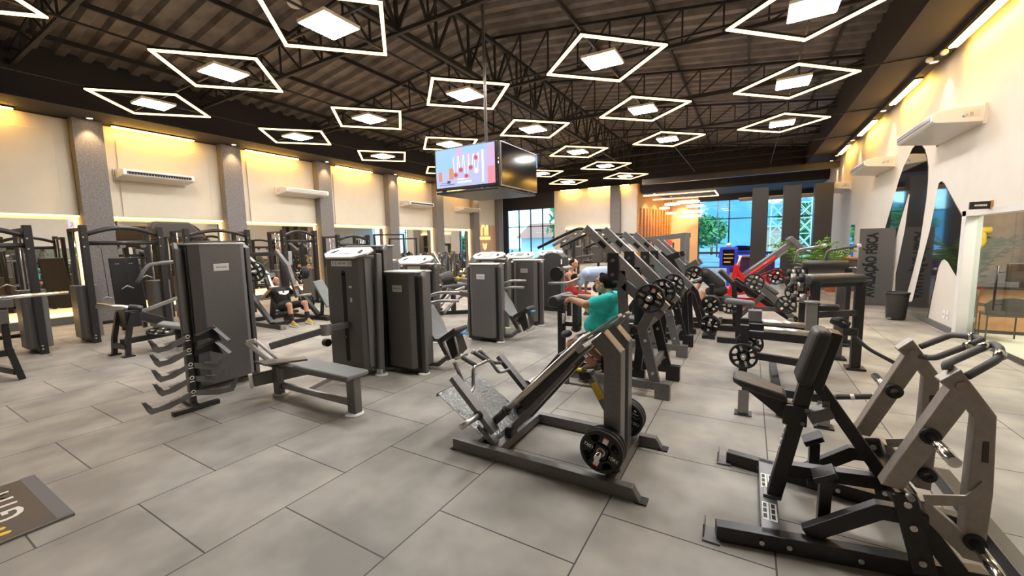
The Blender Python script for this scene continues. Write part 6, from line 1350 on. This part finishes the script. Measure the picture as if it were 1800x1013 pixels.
for x in (5.06, 5.38): Q.append(('c', (x+.02, 1.6, .62), (x, 1.86, .54), .128, .105))
blob('shorts', 'purple_knit', Q, t, .011, smooth=4)
shoe(t, (5.04, 1.66, .15), (5.04, 1.87, .12), 'shoe_grey', 'sole_cream'); shoe(t, (5.36, 1.68, .15), (5.36, 1.89, .12), 'shoe_grey', 'sole_cream')
# the man in black on the chest press
t = Thing('person', 'man in black shirt reclining on the chest press with hands at his shoulders', 'person', (5.8, 9.9, .35))
P = []; Hd = head(P, (5.78, 10.17, 1.04), (.05, -.9, .35), (0, .35, .9), .98)
P += [('c', (5.8, 10.2, .93), (5.8, 10.16, .86), .05, .06), ('c', (5.64, 10.1, .8), (5.97, 10.08, .8), .09), ('e', (5.8, 10.02, .62), (.17, .13, .25)), ('e', (5.8, 9.9, .42), (.17, .15, .12))]
for S_, E_, W_ in ((V(5.6, 10.12, .8), V(5.42, 10.15, .68), V(5.50, 9.93, .88)), (V(6.0, 10.08, .82), V(6.2, 10.1, .68), V(6.1, 9.85, .88))):
    P += [('c', S_, E_, .055, .042), ('c', E_, W_, .042, .028)]; hand(P, W_, (0, -.6, .6), (0, -.8, -.4), .95, 1.2)
for x, kx in ((5.70, 5.62), (5.92, 6.02)):
    kn, an = V(kx, 9.4, .52), V(kx-.01, 9.33, .13); P += [('c', (x, 9.88, .42), kn, .085, .06), ('c', kn, kn.lerp(an, .4), .056, .055), ('c', kn.lerp(an, .4), an, .055, .038), ('c', an, an+V(0, -.12, -.06), .036, .03)]
body = blob('body', 'skin_tan', P, t, .010); eyes(t, Hd, body, .98)
c, f, u, s, R = Hd
blob('hair', 'hair_black', [('e', c+u*.06-f*.03, (.092, .082, .075), R), ('e', c-f*.05+u*.02, (.06, .078, .08), R)], t, .012)
Q = [('c', (5.63, 10.1, .8), (5.98, 10.08, .8), .1), ('e', (5.8, 10.02, .64), (.19, .15, .25)), ('c', (5.6, 10.12, .8), (5.5, 10.13, .73), .075, .07), ('c', (6.0, 10.08, .82), (6.1, 10.09, .75), .075, .07), ('e', (5.8, 9.93, .46), (.185, .16, .12))]
sh = blob('shirt', 'black_cotton', Q, t, .012)
t.p('chest_print', MB().prism([(5.68, 9.965, .80), (5.94, 9.955, .80), (5.92, 9.93, .74), (5.81, 9.918, .70), (5.69, 9.935, .74)], (0, -.045, .012)), 'marking_white', sh, bev=.004, label='white chest print')
Q = []
for x, kx in ((5.70, 5.62), (5.92, 6.02)): Q.append(('c', (x, 9.88, .43), V(x, 9.88, .43).lerp(V(kx, 9.4, .52), .75), .1, .085))
blob('shorts', 'black_cotton', Q, t, .012)
for kx in (5.61, 6.01): blob('sock', 'black_cotton', [('c', (kx, 9.35, .27), (kx, 9.33, .1), .058, .045)], t, .01)
for kx in (5.61, 6.01): shoe(t, (kx, 9.36, .02), (kx, 9.14, .0), 'shoe_yellow', 'sole_cream')
# background figures
def simple(t, Hc, Hf, Hu, torso, arms, legs, skin, hairparts, clothes, vox=.014, shoes=None):
    P = []; Hd = head(P, Hc, Hf, Hu); P += torso
    for S_, E_, W_, d, n in arms: P += [('c', S_, E_, .05, .04), ('c', E_, W_, .04, .028)]; hand(P, W_, d, n, .95, .7)
    for h, k, a, tdir in legs: P += [('c', h, k, .085, .058), ('c', k, V(k).lerp(V(a), .4), .056, .054), ('c', V(k).lerp(V(a), .4), a, .054, .038), ('c', a, V(a)+V(tdir)*.14-V(0, 0, .05), .036, .03)]
    blob('body', skin, P, t, vox); c, f, u, s, R = Hd
    blob('hair', 'hair_black', [('e', c+u*.05-f*.03, (.1, .088, .085), R), ('e', c-f*.06, (.055, .08, .09), R)]+[('e', c-f*a+u*b, (r, r, r)) for a, b, r in hairparts], t, vox)
    for nm, m, q in clothes: blob(nm, m, q, t, vox)
    for h, k, a, tdir in legs: shoe(t, V(a.x, a.y, a.z-.09)-V(tdir)*.05, V(a.x, a.y, a.z-.09)+V(tdir)*.17, 'shoe_grey', 'far_white')
t = Thing('person', 'woman in red sportswear sitting with hands together beside the black rounded tower', 'person', (9.6, 3.85, .5))
simple(t, (9.6, 3.78, 1.32), (-.2, -1, .0), (0, 0, 1), [('c', (9.6, 3.84, 1.22), (9.6, 3.86, 1.12), .05), ('c', (9.43, 3.88, 1.05), (9.77, 3.88, 1.05), .075), ('e', (9.6, 3.88, .88), (.15, .11, .26)), ('e', (9.6, 3.86, .62), (.17, .14, .12))],
       [(V(9.43, 3.88, 1.05), V(9.38, 3.75, .86), V(9.52, 3.56, 1.06), (.3, -.3, .6), (-.6, 0, .2)), (V(9.77, 3.88, 1.05), V(9.8, 3.72, .86), V(9.66, 3.56, 1.06), (-.3, -.3, .6), (.6, 0, .2))],
       [(V(9.5, 3.84, .6), V(9.45, 3.45, .55), V(9.45, 3.4, .14), (0, -1, 0)), (V(9.7, 3.84, .6), V(9.72, 3.45, .55), V(9.72, 3.4, .14), (0, -1, 0))], 'skin_tan', [(.1, .02, .05)],
       [('top', 'red_knit', [('e', (9.6, 3.88, .9), (.165, .125, .16))]), ('leggings', 'red_knit', [('e', (9.6, 3.86, .64), (.18, .15, .13)), ('c', (9.5, 3.84, .6), (9.45, 3.45, .55), .095, .068), ('c', (9.7, 3.84, .6), (9.72, 3.45, .55), .095, .068), ('c', (9.45, 3.45, .55), (9.45, 3.41, .24), .064, .046), ('c', (9.72, 3.45, .55), (9.72, 3.41, .24), .064, .046)])])
t = Thing('stool', 'low black seat under the woman in red', 'seat', (9.6, 3.9, 0))
t.p('pad', MB().box((9.6, 3.92, .46), (.4, .4, .08)), 'vinyl_black', bev=.03); t.p('post', MB().beam((9.6, 3.92, 0), (9.6, 3.92, .44), .1, .1), 'black_metal')
t = Thing('person', 'person in light blue shirt bending forward over a bench behind the woman in teal', 'person', (9.0, 2.7, 0))
simple(t, (9.0, 3.52, .98), (0, .6, -.8), (0, .8, .6), [('c', (9.0, 3.42, 1.06), (9.0, 3.3, 1.12), .055), ('c', (8.83, 3.24, 1.13), (9.17, 3.24, 1.13), .08), ('c', (9.0, 3.2, 1.12), (9.0, 2.75, 1.14), .14, .14), ('e', (9.0, 2.6, 1.05), (.17, .15, .15))],
       [(V(8.82, 3.27, 1.1), V(8.8, 3.33, .86), V(8.8, 3.34, .6), (0, .1, -1), (-1, 0, 0)), (V(9.18, 3.27, 1.1), V(9.2, 3.33, .86), V(9.2, 3.34, .6), (0, .1, -1), (1, 0, 0))],
       [(V(8.9, 2.58, 1.0), V(8.9, 2.66, .52), V(8.9, 2.55, .1), (0, 1, 0)), (V(9.1, 2.58, 1.0), V(9.1, 2.66, .52), V(9.1, 2.55, .1), (0, 1, 0))], 'skin_tan', [],
       [('shirt', 'blue_cotton', [('c', (8.83, 3.22, 1.13), (9.17, 3.22, 1.13), .095), ('c', (9.0, 3.2, 1.12), (9.0, 2.72, 1.15), .165, .165), ('c', (8.82, 3.27, 1.1), (8.8, 3.32, .92), .075, .07), ('c', (9.18, 3.27, 1.1), (9.2, 3.32, .92), .075, .07)]),
        ('shorts', 'counter_grey', [('e', (9.0, 2.6, 1.05), (.19, .17, .16)), ('c', (8.9, 2.58, 1.0), (8.9, 2.64, .65), .105, .09), ('c', (9.1, 2.58, 1.0), (9.1, 2.64, .65), .105, .09)])])
t = Thing('person', 'man in black crouching forward on a seat beside the red leg press', 'person', (11.8, .8, .4))
simple(t, (11.7, 1.22, .92), (-.2, .7, -.6), (0, .7, .7), [('c', (11.7, 1.14, .95), (11.72, 1.08, .97), .055), ('c', (11.55, 1.02, .96), (11.9, 1.02, .96), .085), ('c', (11.72, 1.0, .95), (11.75, .7, .68), .15, .16), ('e', (11.75, .62, .55), (.18, .16, .14))],
       [(V(11.54, 1.04, .95), V(11.5, 1.12, .68), V(11.5, 1.2, .45), (0, .3, -1), (-1, 0, 0)), (V(11.91, 1.04, .95), V(11.95, 1.12, .68), V(11.9, 1.2, .45), (0, .3, -1), (1, 0, 0))],
       [(V(11.65, .62, .52), V(11.58, 1.02, .5), V(11.58, 1.02, .1), (0, 1, 0)), (V(11.85, .62, .52), V(11.9, 1.02, .5), V(11.9, 1.02, .1), (0, 1, 0))], 'skin_light', [],
       [('shirt', 'black_cotton', [('c', (11.55, 1.0, .96), (11.9, 1.0, .96), .1), ('c', (11.72, .98, .95), (11.75, .68, .68), .17, .18), ('c', (11.54, 1.04, .95), (11.52, 1.09, .78), .075, .07), ('c', (11.91, 1.04, .95), (11.93, 1.09, .78), .075, .07)]),
        ('shorts', 'black_cotton', [('e', (11.75, .62, .55), (.195, .175, .15)), ('c', (11.65, .62, .53), (11.6, .9, .51), .1, .085), ('c', (11.85, .62, .53), (11.89, .9, .51), .1, .085)])])
t = Thing('stool', 'low black seat under the crouching man in black', 'seat', (11.75, .6, 0))
t.p('pad', MB().box((11.75, .58, .37), (.36, .4, .08)), 'vinyl_black', bev=.03); t.p('post', MB().beam((11.75, .58, 0), (11.75, .58, .35), .1, .1), 'black_metal')
